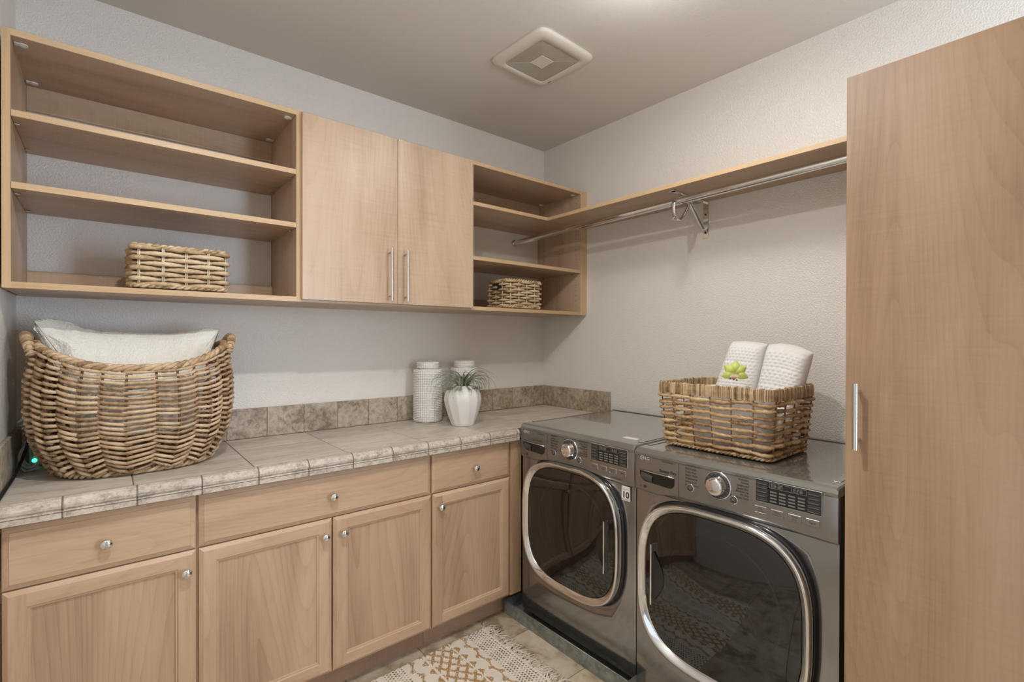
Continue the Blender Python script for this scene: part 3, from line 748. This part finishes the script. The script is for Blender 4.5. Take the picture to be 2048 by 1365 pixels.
    m = MB(); ring_grid(m, [(hw-.031, hh-.031, .001), (hw-.065, hh-.065, -.004), (.215, .215, -.002), (.205, .205, .012), (.19, .19, .0125)], cx, cz, e=2.6)
    m.build('door_bowl', M_gasket, dr)
    m = MB(); ring_grid(m, [(.192, .192, .0128), (.15, .15, .0132), (.145, .145, .0115), (.06, .06, .0125), (.001, .001, .0130)], cx, cz, e=2.0); m.build('drum', M_black, dr)
    m = MB(); ring_grid(m, [(.205, .205, -.003), (.201, .201, -.0075), (.197, .197, -.003)], cx, cz, e=2.1); m.build('bowl_rim', M_drum, dr)
    hx_ = .557 if wash else .101; h0, h1 = (.432, .642) if wash else (.402, .622)
    m = MB(); m.box(hx_-.003, hx_+.003, -.0465, -.024, h0, h1, b=.0015); m.build('handle', M_chrome, dr)
    m = MB(); sg = -1 if wash else 1
    poly = [(hx_+sg*(.003+.045*math.sin(PI*q/16)), h0+.012+(h1-h0-.04)*q/16) for q in range(17)]
    m.prism(poly, -.0345, -.024); m.build('handle_pocket', M_black, dr)
    # feet
    for fx in (.05, W-.05):
        for fy in (.06, D-.06):
            m = MB(); m.cyl((fx, fy, .006 if wash else 0), (fx, fy, z0), .02, 16); m.build('foot', M_side, t)
    return t
appliance('washing_machine', 'graphite front-loading washer beside the counter with a 10 sticker by its round door', -.6325, .045, .9605, .6725)
appliance('clothes_dryer', 'graphite front-loading dryer beneath the basket of white towels beside the tall cabinet', -1.3085, .03, .9575, .6815)
# drain pan under the washer
m = MB(); X0, X1, Y0, Y1 = -.788, -.02, -1.3075, -.552
m.box(X0, X1, Y0, Y1, 0, .004)
m.box(X0, X0+.0025, Y0, Y1, .004, .064); m.box(X1-.0025, X1, Y0, Y1, .004, .064); m.box(X0+.0025, X1-.0025, Y0, Y0+.0010, .004, .064); m.box(X0+.0025, X1-.0025, Y1-.0025, Y1, .004, .064)
m.tube([(X0, Y0, .064), (X0, Y1, .064), (X1, Y1, .064), (X1, Y0, .064)], .0026, 8)
o = m.build('drain_pan', M_galv); tag(o, 'low galvanised metal drip pan on the floor under the washer', 'drip pan')

# ------------------------------------------------------------------ rug
def rug():
    t = thing('rug', 'cream woven rug with brown zigzag bands and a fringed end', 'rug', (-.955, -.60, 0))
    cs = .0036; nx, ny = 250, 235        # runs to -x and -y
    def colour(a, b):
        """a: distance from the fringed end, b: distance from the cabinet side"""
        if a > .52: a = 1.04-a
        if a < .012: return 0
        if a < .095 or .425 < a < .505:
            i = int(a/.0125)
            return 2 if ((a/.0125) % 1 < .55 and ((b+.0075*(i % 2))/.015) % 1 < .40) else 0
        for c in (.128, .392):
            d = a-c; k = int(b/.045); bb = (b % .045)/.045; w_ = .012*(1 if k % 2 else -1)
            if abs(d-w_*(1-abs(2*bb-1))) < .0045+.0065*(abs(bb-.5) < .22): return 1 if R.random() > .15 else 0
        d = a-.260
        if abs(d) < .062:
            p = .048; u = ((b*.80+d) % p)/p; v = ((b*.80-d) % p)/p
            if min(u, 1-u) < .165 or min(v, 1-v) < .165: return 1 if R.random() > .12 else 0
        e = abs(d)
        if .071 < e < .094:
            u = ((b*.80+.024) % .048)/.048
            if abs(u-.5) < .36*(1-(e-.071)/.025): return 1 if R.random() > .1 else 0
        return 0
    vs = []; hgt = {}
    col = [[colour((i+.5)*cs, (j+.5)*cs) for i in range(nx)] for j in range(ny)]
    for j in range(ny+1):
        for i in range(nx+1):
            c = [col[q][p] for q in (j-1, j) for p in (i-1, i) if 0 <= q < ny and 0 <= p < nx]
            h = .0075+(.003 if c.count(1) > 1 else 0)-(.003 if c.count(2) > 0 else 0)+R.uniform(-.0005, .0005)
            if i in (0, nx) or j in (0, ny): h = .001
            wob = .004*math.sin(i*cs*9) if j in (0, 1) else 0
            vs.append((-i*cs, -j*cs+wob, h))
    m = MB(); W1 = nx+1
    for mi in (0, 1, 2): pass
    b = 0; m.v = vs
    for j in range(ny):
        for i in range(nx):
            m.f.append([j*W1+i, j*W1+i+1, (j+1)*W1+i+1, (j+1)*W1+i]); m.m.append(col[j][i]); m.s.append(True)
    m.build('woven_body', [M_rug, M_rugb, M_rugh], t)
    m = MB()
    for k in range(330):
        y = -.004-R.random()*(ny*cs-.008); L = R.uniform(.04, .078); a = R.gauss(0, .45)
        p = [(-.004, y, .007)]; x = -.004; hh = R.uniform(.006, .014)
        for q in range(1, 6):
            a += R.gauss(0, .3); x += L/5*math.cos(a); y += L/5*math.sin(a); p.append((x, y, max(.0025, hh*math.sin(PI*q/5)*.8+.003)))
        m.tube(p, .0014, 5)
    m.build('fringe', M_rug, t)
rug()

# ------------------------------------------------------------------ baskets
def weave_rows(mb, P, stakes, rows, v0, v1, r, amp, phase_alt=True, sub=6, mi=0, lobe=.16, twist=260, jit=.0, sides=7, gapf=None, flat=1.0):
    """plain weave: each strand goes in front of one stake and behind the next; P(t, v) -> (point, outward normal)"""
    for j in range(rows):
        v = v0+(v1-v0)*(j/(rows-1) if rows > 1 else .5); ph = j % 2
        # one visible strand piece per pair of stakes, so each has its own colour
        for k in range(0, stakes, 2):
            kk = k+ph; pts = []; rr = []
            dv = R.uniform(-jit, jit)
            for q in range(-1, sub*2+2):
                s = q/(sub*2); tt = (kk+s*2)/stakes
                p, nn = P(tt % 1.0, v+dv+R.uniform(-jit, jit)*.3)
                off = -amp*math.cos(2*PI*s)
                pts.append(p+nn*off); rr.append(r*(.62+.38*math.sin(PI*min(1, max(0, s)))))
            mb.tube(pts, rr, sides, mi, True, twist, lobe, flat=flat)
def box_perim(x0, x1, y0, y1, rc, nz, taper, h, z0):
    """rounded rectangle perimeter, tapering outward with height: returns P(t, v)"""
    def P(t, v):
        e = taper*v; a, b, c, d = x0-e, x1+e, y0-e, y1+e; r = rc
        lx, ly = b-a-2*r, d-c-2*r; q = PI*r/2; L = 2*(lx+ly)+4*q; s = (t % 1.0)*L
        z = z0+h*v
        segs = [('l', lx, (a+r, c), (1, 0), (0, -1)), ('a', q, (b-r, c+r), -PI/2), ('l', ly, (b, c+r), (0, 1), (1, 0)), ('a', q, (b-r, d-r), 0), ('l', lx, (b-r, d), (-1, 0), (0, 1)), ('a', q, (a+r, d-r), PI/2), ('l', ly, (a, d-r), (0, -1), (-1, 0)), ('a', q, (a+r, c+r), PI)]
        for sg in segs:
            if s <= sg[1] or sg is segs[-1]:
                if sg[0] == 'l': return Vector((sg[2][0]+sg[3][0]*s, sg[2][1]+sg[3][1]*s, z)), Vector((*sg[4], 0))
                an = sg[3]+s/r; return Vector((sg[2][0]+r*math.cos(an), sg[2][1]+r*math.sin(an), z)), Vector((math.cos(an), math.sin(an), 0))
            s -= sg[1]
    return P
def rope_loop(mb, P, v, r, n, turns, mi=0, off=0.0, strands=2, t0=0.0, t1=1.0):
    """twisted rope: helical strands wound about the path, in short pieces so each has its own tint"""
    for sidx in range(strands):
        pieces = turns
        for pc in range(pieces):
            pts = []
            for q in range(7):
                f = (pc+q/6*1.12)/pieces; t = t0+(t1-t0)*min(f, 1.0 if t1 < 1 else f)
                vv = v(t) if callable(v) else v
                p, nn = P(t % 1.0 if t1-t0 >= 1 else t, vv); a = 2*PI*(f*pieces*.5)+sidx*2*PI/strands
                pts.append(p+nn*(off+r*.55*math.cos(a))+Vector((0, 0, r*.55*math.sin(a))))
            mb.tube(pts, r*.62, 7, mi, True)
def shelf_basket(label, loc, w, d, h, stx, rows, hole=False):
    t = thing('wicker_basket', label, 'basket', loc, group=None)
    P = box_perim(0, w, 0, d, .018, 0, .0, h-.022, .011)
    m = MB(); weave_rows(m, P, stx, rows, .05, .95, (h-.03)/rows*.52, .0075, jit=.012, sub=6, lobe=.10, twist=150)
    # snug dark inner lining sheet closes the gaps as painted shade
    m.build('woven_body', M_wick2, t)
    m = MB()
    for k in range(stx):
        a, na = P((k+.5)/stx if False else k/stx, 0); b, nb = P(k/stx, 1)
        for dt in (-.0022, .0022):
            tx = na.cross(Vector((0, 0, 1))); m.tube([a+tx*dt, b+tx*dt], .0020, 6)
    m.build('stakes', M_stake, t)
    m = MB(); rope_loop(m, P, 1.0, .0075, 0, 46, off=0.0); m.build('rim', M_wick2, t)
    m = MB(); rope_loop(m, P, 0.0, .0075, 0, 46, off=0.0); m.build('base_rim', M_wick2, t)
    m = MB(); m.box(.006, w-.006, .006, d-.006, .004, .009); m.build('base', M_wick3, t)
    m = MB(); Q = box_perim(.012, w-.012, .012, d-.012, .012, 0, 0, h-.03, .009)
    m.grid(lambda u, v: Q(u, v)[0], 60, 3, wrap=True); m.build('shade_lining', plain('basket_shade_fibre', lin(120, 92, 62), .9), t)  # dark sheet inside, painted shade behind the weave
    if hole:
        m = MB()
        m.prism([(d*.30, h-.060), (d*.30, h-.026), (d*.70, h-.026), (d*.70, h-.060)], -.0085, -.0070, axis='x'); m.build('handle_hole_shade', M_dark, t)  # dark slab stands in for the shade of the handle hole
    return t
shelf_basket('long low wicker basket alone on the wide open shelf unit', (-2.2545, -.382, ZB+T+.001), .2765, .21, .158, 14, 8)
shelf_basket('small square wicker basket on the bottom shelf of the corner unit', (-.6265, -.380, ZB+T+.001), .245, .185, .168, 14, 10, True)

# the big oval basket
def big_basket():
    t = thing('laundry_basket', 'big oval wicker laundry basket with looped handles at the left end of the counter', 'basket', (-2.232, -.262, ZC+.001))
    def zrim(a): return .352+.078*abs(math.cos(a))**2.2
    def prof(v):
        pts = [(0, .80), (.08, .86), (.25, .95), (.5, 1.0), (.72, .995), (.9, .955), (1, .925)]
        for (a, b), (c, d) in zip(pts[:-1], pts[1:]):
            if a <= v <= c: return b+(d-b)*(v-a)/(c-a)
        return pts[-1][1] if v > 1 else pts[0][1]
    A, B = .283, .216
    def P(tt, v):
        a = 2*PI*tt; sx, sy = squircle(a, 2.35); k = prof(v)
        ex = .265+(A-.265)*1; 
        kx = k*(1 if v > .25 else 1-.05*(1-v/.25))
        x, y = A*kx*sx, B*k*sy
        if x < -.277: x = -.277-(.277+x)*.3*(-1 if False else 1) if x < -.3 else x
        nn = Vector((sx/A, sy/B, 0)).normalized()
        return Vector((x, y, .012+(zrim(a)-.012)*v)), nn
    m = MB(); K, ROWS = 30, 21
    ph = [R.uniform(-.0015, .0015) for _ in range(200)]
    for j in range(ROWS):
        v = .035+.92*j/(ROWS-1)
        for k in range(K):
            pts = []; rr = []
            sl = (1 if k % 2 else -1)*(.020*(1-v)**1.7+.0025)+.002
            jt = R.uniform(-.006, .006); rb = R.uniform(.0049, .0060)
            for q in range(13):
                s = -.20+1.40*q/12; tt = (k+s)/K
                p, nn = P(tt % 1.0, v+jt)
                prog = min(1, max(0, (s+.20)/1.40))
                off = -.0085+.0185*math.sin(PI*min(1, .06+prog*1.0))**.7
                pts.append(p+nn*off+Vector((0, 0, sl*(.5-s)*2*.5))); rr.append(rb*(.7+.3*math.sin(PI*prog)))
            m.tube(pts, rr, 7, 0, True, 330, .14)
    m.build('woven_body', M_wick, t)
    m = MB()
    for k in range(K): m.tube([P(k/K, v)[0]-P(k/K, v)[1]*.003 for v in (0, .2, .4, .6, .8, 1)], .0042, 6)
    m.build('stakes', M_stakeb, t)
    m = MB(); rope_loop(m, P, lambda tt: 1.0, .0115, 0, 44, off=.002, strands=3); m.build('braided_rim', M_wick, t)
    m = MB(); rope_loop(m, P, lambda tt: 0.0, .0095, 0, 56, off=-.004); m.build('base_rim', M_wick, t)
    m = MB(); n = 48; m.lathe([(.001, .004), (1, .004), (1, .009), (.001, .009)], (0, 0, 0), n)
    m.v = [(x*A*.78, y*B*.80, z) for x, y, z in m.v]; m.build('base', M_wick3, t)
    # handles: wrapped hoops standing at both ends, leaning outward
    for sg in (1, -1):
        m = MB(); pts = []
        for q in range(15):
            f = q/14; yy = (f-.5)*2*.088; zz = .395+.062*(math.sin(PI*f)**.55); xx = sg*(.266+.022*math.sin(PI*f)**.7)
            pts.append(Vector((xx, yy, zz)))
        m.tube(pts, .009, 10)
        N_ = 34
        for q in range(N_):
            f = (q+.5)/N_*14; i = min(13, int(f)); p = pts[i].lerp(pts[i+1], f-i); tg = (pts[i+1]-pts[i]).normalized()
            u = tg.orthogonal().normalized(); w_ = tg.cross(u); tilt = R.uniform(-.25, .25)
            ring = [p+u*(.0118*math.cos(2*PI*c/10))+w_*(.0118*math.sin(2*PI*c/10))+tg*(.003*math.cos(2*PI*c/10+tilt)) for c in range(10)]
            m.tube(ring, .0033, 6, closed=True)
        m.build('handle', M_wick, t)
    return t
big_basket()
# blanket in the big basket: a folded thick sheet bulging over the front rim
def blanket():
    m = MB(); nu, nv = 170, 150
    xl, xr = -2.503, -1.979
    prof = [(0, 1.428), (.07, 1.436), (.15, 1.430), (.24, 1.405), (.32, 1.396), (.45, 1.394), (.58, 1.391), (.70, 1.390), (.82, 1.400), (.92, 1.413), (1, 1.408)]
    def top(u):
        for (a, b), (c, d) in zip(prof[:-1], prof[1:]):
            if a <= u <= c:
                f = (u-a)/(c-a); f = f*f*(3-2*f); return b+(d-b)*f
        return prof[-1][1]
    def fn(u, v):
        # v runs round the cross-section: back bottom, up, over the top, down the front
        x = xl+(xr-xl)*u; zt = top(u); e = 1-abs(2*u-1)**3
        bulge = .075*e
        zb = 1.05
        k = [(-.135, zb), (-.15, 1.20), (-.168, zt-.05), (-.182, zt-.013), (-.200, zt), (-.222, zt-.010), (-.245-bulge*.25, zt-.045), (-.275-bulge*.7, zt-.10), (-.305-bulge*1.15, zt-.150), (-.325-bulge*1.3, 1.20), (-.335-bulge*1.3, 1.12), (-.33-bulge, zb)]
        s = v*(len(k)-1); i = min(int(s), len(k)-2); f = s-i
        p = [k[max(i-1, 0)], k[i], k[i+1], k[min(i+2, len(k)-1)]]
        cr = lambda a, b, c, d: .5*((2*b)+(-a+c)*f+(2*a-5*b+4*c-d)*f*f+(-a+3*b-3*c+d)*f**3)
        y, z = cr(*[q[0] for q in p]), cr(*[q[1] for q in p])
        low = min(1, max(0, (zt-z)/.25)); sh = .035*low
        q_ = min(1, max(0, (z-1.335)/.07)); q_ = q_*q_*(3-2*q_); x2 = (x+2.242)*(.795+.205*q_-.15*max(0, (1.345-z)/.33))-2.242
        y -= .085*abs(2*u-1)**3*min(1, max(0, (y+.25)/.10))
        x2 += .007*(1-q_)
        fold = .012*math.exp(-((u-.13-.10*low)/.045)**2)*(1 if y < -.2 else 0)
        return (x2+R.uniform(-.0009, .0009), y+fold+R.uniform(-.0013, .0013), z+R.uniform(-.0011, .0011))
    m.grid(fn, nu, nv)
    # side closures
    N0 = len(m.v); 
    for u in (0, nu-1):
        for j in range(nv//2-1):
            k = nv-1-j; m.f.append([j*nu+u, (j+1)*nu+u, (k-1)*nu+u, k*nu+u]); m.m.append(0); m.s.append(True)
    o = m.build('blanket', M_terry); tag(o, 'fluffy white blanket folded inside the big oval laundry basket', 'blanket')
blanket()

# dryer-top basket: rectangular, open leafy weave
def towel_basket():
    t = thing('towel_basket', 'rectangular open-weave basket holding rolled white towels on top of the dryer', 'basket', (-.63, -1.758, .9595))
    w, d, h = .322, .398, .248
    P = box_perim(0, w, 0, d, .022, 0, .018, h-.05, .010)
    K = 20
    m = MB()
    for j in range(8):
        v = .09+.84*j/7
        for k in range(K):
            pts = []; rr = []; jt = R.uniform(-.018, .018); rb = R.uniform(.0078, .0108); sl = R.uniform(-.03, .03)
            over = (k+j) % 2
            for q in range(10):
                s = -.16+1.32*q/9; p, nn = P(((k+s)/K) % 1.0, v+jt+sl*(s-.5))
                off = (.0075 if over else .0055)*math.sin(PI*min(1, max(0, s)))-.0025
                pts.append(p+nn*off); rr.append(rb*(.45+.6*math.sin(PI*min(1, max(0, (s+.16)/1.32)))))
            m.tube(pts, rr, 7, 0, True, 150, .22, flat=.75)
    m.build('woven_body', M_wick3, t)
    m = MB()
    for k in range(K): m.tube([P(k/K, v)[0] for v in (0, .5, 1)], .0028, 6)
    m.build('stakes', M_stakeb, t)
    m = MB(); Q = box_perim(-.018, w+.018, -.018, d+.018, .026, 0, 0, 1, 0)
    n = 230
    for k in range(n):
        p, nn = Q(k/n, 0); tx = nn.cross(Vector((0, 0, 1))); c = Vector((p.x, p.y, h-.022))
        hw = .0029*R.uniform(.8, 1.25); hz = .021+R.uniform(-.0025, .002); th = .0042; o_ = R.uniform(-.001, .0012)
        ring = [(-th, -hz), (th+o_, -hz), (th+.0018+o_, 0), (th+o_, hz*.9), (0, hz+.0015), (-th, hz*.9)]
        vs = [c+nn*a+Vector((0, 0, b))+tx*s_*hw for s_ in (-1, 1) for a, b in ring]
        m.add(vs, [(i, (i+1) % 6, 6+(i+1) % 6, 6+i) for i in range(6)]+[tuple(range(6)), tuple(range(6, 12))])
    m.build('wrapped_rim', M_wick4, t)
    m = MB(); rope_loop(m, P, 0.0, .0062, 0, 90); m.build('base_rim', M_wick3, t)
    m = MB(); m.box(.004, w-.004, .004, d-.004, .006, .010); m.build('base', M_wick3, t)
towel_basket()
def waffle_towel(label, corners, ctop, thick, lean):
    """corners (y, z) BL, BR, TR, TL of the front face; the face leans back with height; scalloped pile"""
    nu, nv = 84, 92
    BL, BR, TR, TL = [Vector((0, a, b)) for a, b in corners]
    def edge(u, v):
        l = BL.lerp(TL, v); r = BR.lerp(TR, v); p = l.lerp(r, u)
        return Vector((0, p.y, p.z+ctop*v*v*(1-(2*u-1)**2)))
    def X(z): return -.475+(z-1.0)*lean
    sc = lambda s, c: None
    def scale(u, v, w, hgt):
        a, b = u*w/.0175, v*hgt/.0125; j = math.floor(b); a2 = a+.5*(j % 2); fa = (a2 % 1)-.5; fb = b-j
        # each scallop: rounded lower lip standing proud, fading upward
        lip = max(0, 1-(fa*fa*3.2+(1-fb)**2*.0)) ; return .0062*max(0, lip)**.6*(1-fb)**.6
    w, hgt = abs(BR.y-BL.y), TL.z-BL.z
    m = MB()
    def front(u, v):
        p = edge(u, v); c = (1-abs(2*u-1)**5)**.5 if True else 1; cv = (1-max(0, (v-.86)/.14)**3)**.5 if v > .86 else 1
        dp = thick/2*c*cv
        return (X(p.z)+thick/2-dp-scale(u, v, w, hgt)*min(c, cv), p.y, p.z)
    def back(u, v):
        p = edge(u, v); c = (1-abs(2*u-1)**5)**.5; cv = (1-max(0, (v-.86)/.14)**3)**.5 if v > .86 else 1
        return (X(p.z)+thick/2+thick/2*c*cv, p.y, p.z)
    m.grid(front, nu, nv); m.grid(lambda u, v: back(1-u, v), nu, 40)
    m.add([front(0, 0), front(1, 0), back(1, 0), back(0, 0)], [(0, 1, 2, 3)])
    o = m.build('towel', M_towel); tag(o, label, 'towel'); return o
waffle_towel('white scalloped towel standing in the dryer basket, the one behind the green flower', [(-1.405, 1.0), (-1.588, 1.0), (-1.617, 1.353), (-1.476, 1.363)], .006, .10, .32)
waffle_towel('white scalloped towel standing in the dryer basket next to the tall cabinet', [(-1.592, .995), (-1.733, .995), (-1.782, 1.322), (-1.622, 1.352)], .016, .10, .32)
m = MB()
def low_t(u, v):
    a = 2*PI*v; sx, sz = squircle(a, 4.0); y = -1.455-.285*u; e = (1-abs(2*u-1)**8)**.3
    return (-.553+.058*sx*e, y, 1.085+(.109+.006*math.sin(u*7))*sz*(.35+.65*e)+R.uniform(-.0008, .0008))
m.grid(lambda u, v: low_t(v, u), 40, 60, wrap=True)
o = m.build('folded_towel', M_towel); tag(o, 'low folded white towel at the front of the dryer basket under the flower', 'towel')
# orchid
def orchid():
    c = Vector((-0.5350, -1.5942, 1.2471))
    t = thing('orchid_flower', 'lime green orchid bloom resting on the white towels', 'flower', c)
    vw = Vector((-0.898, -0.435, 0.063)).normalized(); zx = Vector((0, 0, 1)); ux = zx.cross(vw).normalized(); uz = vw.cross(ux)
    for (ang, L, Wd) in ((86, .047, .021), (34, .046, .019), (142, .047, .021), (-18, .048, .017), (196, .048, .018)):
        a = math.radians(ang); d = ux*math.cos(a)+uz*math.sin(a); s = vw.cross(d)
        m = MB()
        def f(u, v, d=d, s=s, L=L, Wd=Wd):
            wd = Wd*math.sin(PI*min(1, (.12+.88*v)))**.7*(1-.25*v)
            return d*(L*v)+s*((u-.5)*2*wd)+vw*(.006+.010*math.sin(PI*v)-.010*v*v-.008*(abs(u-.5)*2)**2*1)
        m.grid(f, 9, 12)
        m.build('petal', M_petal, t)
    m = MB(); m.grid(lambda u, v: vw*(.012+.008*math.sin(PI*v))+ux*((u-.5)*.03*math.sin(PI*(.2+.75*v)))+uz*(-.004-.020*v)+ux*(-.006*v), 8, 8); m.build('lip', M_lip, t)
    m = MB()
    for (a, b) in ((-.016, -.020), (.006, -.025), (-.004, -.022)):
        p = vw*.018+ux*a+uz*b; m.tube([p-ux*.003, p, p+ux*.003], [.0015, .004, .0015], 8)
    m.build('lip_spot', M_lipd, t)
    m = MB(); m.tube([vw*.010+ux*.006-uz*.002, vw*.014+ux*.012+uz*.006, vw*.014+ux*.006-uz*.016], .0012, 6); m.build('column', M_lip, t)
orchid()

# ------------------------------------------------------------------ jars, plant
def lidded_jar(label, x, y):
    t = thing('lidded_jar', label, 'jar', (x, y, ZC+.0005))
    def bead(m, r, z0, z1, cols, rows, roll=.006):
        nu, nv = cols*4, rows*4+1
        def f(u, v):
            a = 2*PI*u; z = z0+(z1-z0)*v
            cu = abs(math.sin(PI*cols*u)); cv = abs(math.sin(PI*rows*v)); e = min(v, 1-v)*(z1-z0)
            rr = r-.0058+.0064*(cu**.8)*(cv**.8)-max(0, roll-e)**2/roll*.9
            return (rr*math.cos(a), rr*math.sin(a), z)
        m.grid(f, nu, nv, wrap=True)
        for z, rr in ((z0, r-.0058-roll*.9), (z1, r-.0058-roll*.9)):
            m.add([((rr)*math.cos(2*PI*k/nu), rr*math.sin(2*PI*k/nu), z) for k in range(nu)], [tuple(range(nu))])
    m = MB(); bead(m, .079, 0, .284, 40, 31, .009); m.lathe([(.070, .001), (.052, .2835), (.052, .289), (.01, .2895)], (0, 0, 0), 40); m.build('body', M_ceram, t)
    m = MB(); bead(m, .0605, .289, .324, 32, 4, .005); m.build('lid', M_ceram, t)
lidded_jar('white beaded ceramic jar with lid standing clear of the potted plant', -.966, -.102)
lidded_jar('white beaded ceramic jar with lid half hidden behind the potted plant', -.724, -.098)
def potted_plant():
    t = thing('potted_plant', 'spiky grass plant in a faceted white vase on the counter', 'plant', (-.886, -.325, ZC+.0005))
    m = MB(); n = 11; nu = n*8
    pr = [(.057, 0), (.060, .003), (.068, .025), (.079, .055), (.088, .085), (.095, .112), (.0985, .134), (.098, .150), (.094, .164), (.086, .178), (.073, .190), (.057, .199), (.046, .2045), (.040, .206)]
    def pot(u, v):
        s_ = v*(len(pr)-1); i = min(int(s_), len(pr)-2); f = s_-i; r = pr[i][0]+(pr[i+1][0]-pr[i][0])*f; z = pr[i][1]+(pr[i+1][1]-pr[i][1])*f
        a = 2*PI*u; tw = 1.1*z; w_ = (a+tw) % (2*PI/n)-PI/n; k_ = math.cos(PI/n)/math.cos(w_); amt = max(0, min(1, z/.03))*max(0, min(1, (.204-z)/.02))
        rr = r*(1+(k_-1)*1.5*amt); return (rr*math.cos(a), rr*math.sin(a), z)
    m.grid(pot, nu, 40, wrap=True); m.add([pot(k/nu, 0) for k in range(nu)], [tuple(range(nu))])
    m.lathe([(.040, .206), (.037, .206), (.034, .17)], (0, 0, 0), 24, cap=False)
    m.build('vase', M_matte, t)
    m = MB(); m.cyl((0, 0, .17), (0, 0, .196), .034, 20); m.build('soil', M_soil, t)
    m = MB()
    for k in range(62):
        az = R.uniform(0, 2*PI); L = R.uniform(.15, .27); pts = []; rr = []
        x = R.uniform(.004, .020); z = .19; ang = R.uniform(.9, 1.45); droop = R.uniform(.16, .33); sw = R.uniform(-.05, .05)
        for q_ in range(12):
            pts.append((x*math.cos(az), x*math.sin(az), max(z, .03))); rr.append(.0042*(1-q_/12.5))
            x += L/11*math.cos(ang); z += L/11*math.sin(ang); ang = max(ang-droop*(.8+.06*q_), -1.45); az += sw
        # keep clear of the vase's shoulder
        pts = [((px, py, pz) if (math.hypot(px, py) > .108 or pz > .2) else (px*.108/max(.02, math.hypot(px, py)), py*.108/max(.02, math.hypot(px, py)), pz)) for px, py, pz in pts]
        if any(math.hypot(px-.886-jx, py-.325-jy) < .09 and pz < .34 for px, py, pz in pts for jx, jy in ((-.966, -.102), (-.724, -.098))): continue
        m.tube(pts, rr, 6, R.choice((0, 0, 1, 1)), flat=.35)
    m.build('foliage', [M_leaf, M_leafp], t)
potted_plant()

# ------------------------------------------------------------------ cables in the left corner
t = thing('wifi_router', 'small white router with a teal light half hidden behind the big basket', 'router', (-2.497, -.062, ZC+.0005))
m = MB(); m.box(-.032, .032, -.020, .040, 0, .10, 0, .012); m.build('case', M_white, t)
m = MB(); m.lathe([(.0002, 0), (.006, .001), (.0065, .004), (.0002, .006)], (-.018, -.025, .022), 14, axis='y'); m.build('indicator_light', M_teal, t)
m = MB(); m.box(-.028, .028, -.016, .036, -.0003, .0002); m.build('foot_pad', M_dark, t)
m = MB()
for k in range(7):
    cx_, cy_, cz_ = -2.517+R.uniform(-.004, .004), -.150+k*.006, ZC+.046; r_ = .034+R.uniform(-.004, .003)
    m.tube([(cx_+r_*.8*math.cos(2*PI*q/28), cy_+.010*math.sin(2*PI*q/28+k), cz_+.004+r_*1.15*math.sin(2*PI*q/28)) for q in range(28)], .0026, 8, closed=True)
m.tube([(-2.494, -.155, ZC+.10), (-2.494, -.157, ZC+.05), (-2.498, -.158, ZC+.02), (-2.510, -.160, ZC+.006), (-2.532, -.162, ZC+.004), (-2.540, -.165, ZC+.018)], .0026, 8)
o = m.build('coiled_cable', M_cordg); tag(o, 'coil of thin grey cable standing in the corner beside the router', 'cable')
m = MB(); m.tube([(-2.519, -.105, ZC+.16), (-2.521, -.135, ZC+.125), (-2.527, -.165, ZC+.082), (-2.536, -.190, ZC+.046), (-2.5445, -.225, ZC+.018), (-2.5475, -.27, ZC+.008), (-2.5485, -.40, ZC+.0055), (-2.5485, -.565, ZC+.0065)], .0045, 10)
o = m.build('power_cord', M_cordb); tag(o, 'black power cord running along the counter by the left wall', 'cord')

# ------------------------------------------------------------------ ceiling vent and lights
def ceiling_vent():
    t = thing('ceiling_vent', 'square off-white exhaust fan cover on the ceiling', 'vent', (-.777, -.808, H), math.radians(2))
    def rsq(h, e=7, n=48): return [(h*squircle(2*PI*k/n, e)[0], h*squircle(2*PI*k/n, e)[1]) for k in range(n)]
    m = MB(); n = 48; lv = [(.176, 0), (.178, -.006), (.170, -.014), (.152, -.018), (.126, -.0195), (.124, -.017)]
    vs = [(x, y, z) for h, z in lv for x, y in rsq(h, 8 if h > .13 else 14, n)]
    m.add(vs, [(i*n+k, i*n+(k+1) % n, (i+1)*n+(k+1) % n, (i+1)*n+k) for i in range(len(lv)-1) for k in range(n)], 0, True)
    m.build('cover_frame', M_fan, t)
    m = MB(); c = .040
    for i in range(17):
        h0 = c+.003+i*(.121-c)/17; h1 = h0+.0030; z0, z1 = -.0168, -.0150
        for s in (1, -1):
            m.box(-h1, h1, s*h0 if s > 0 else -h1, s*h1 if s > 0 else -h0, z0, z1); m.box(s*h0 if s > 0 else -h1, s*h1 if s > 0 else -h0, -h0, h0, z0, z1)
    for s in (45, 225): m.box(-.0035, .0035, c*1.3, .168, -.0172, -.0148, mat=Matrix.Rotation(math.radians(s), 4, 'Z'))
    m.build('grille', plain('vent_grille', lin(188, 180, 164), .6), t)
    m = MB(); m.box(-.124, .124, -.124, .124, -.010, -.002); m.build('fan_recess_shade', plain('vent_hollow_shade', lin(70, 66, 58), .9), t)  # dark slab, shade behind the grille put in as colour
    m = MB(); m.box(-c, c, -c, c, -.0180, -.0140, b=.002); m.build('centre_panel', M_fan, t)
    m = MB(); m.box(.147, .151, .085, .108, -.0188, -.0175); m.build('maker_mark', M_ink, t)
ceiling_vent()
for (p, lb, r) in ((LA, 'round flush ceiling light over the middle of the room', .15), (LB, 'small round flush ceiling light near the left wall', .11)):
    t = thing('ceiling_light', lb, 'ceiling light', (p[0], p[1], H))
    m = MB(); m.lathe([(r, 0), (r+.006, -.012), (r+.004, -.03), (r-.012, -.034)], (0, 0, 0), 40, cap=False); m.build('trim_ring', M_white, t)
    m = MB(); m.lathe([(r-.012, -.032), (r-.02, -.036), (.01, -.038), (.0002, -.038)], (0, 0, 0), 40, cap=False); m.build('diffuser', M_lampglass, t)
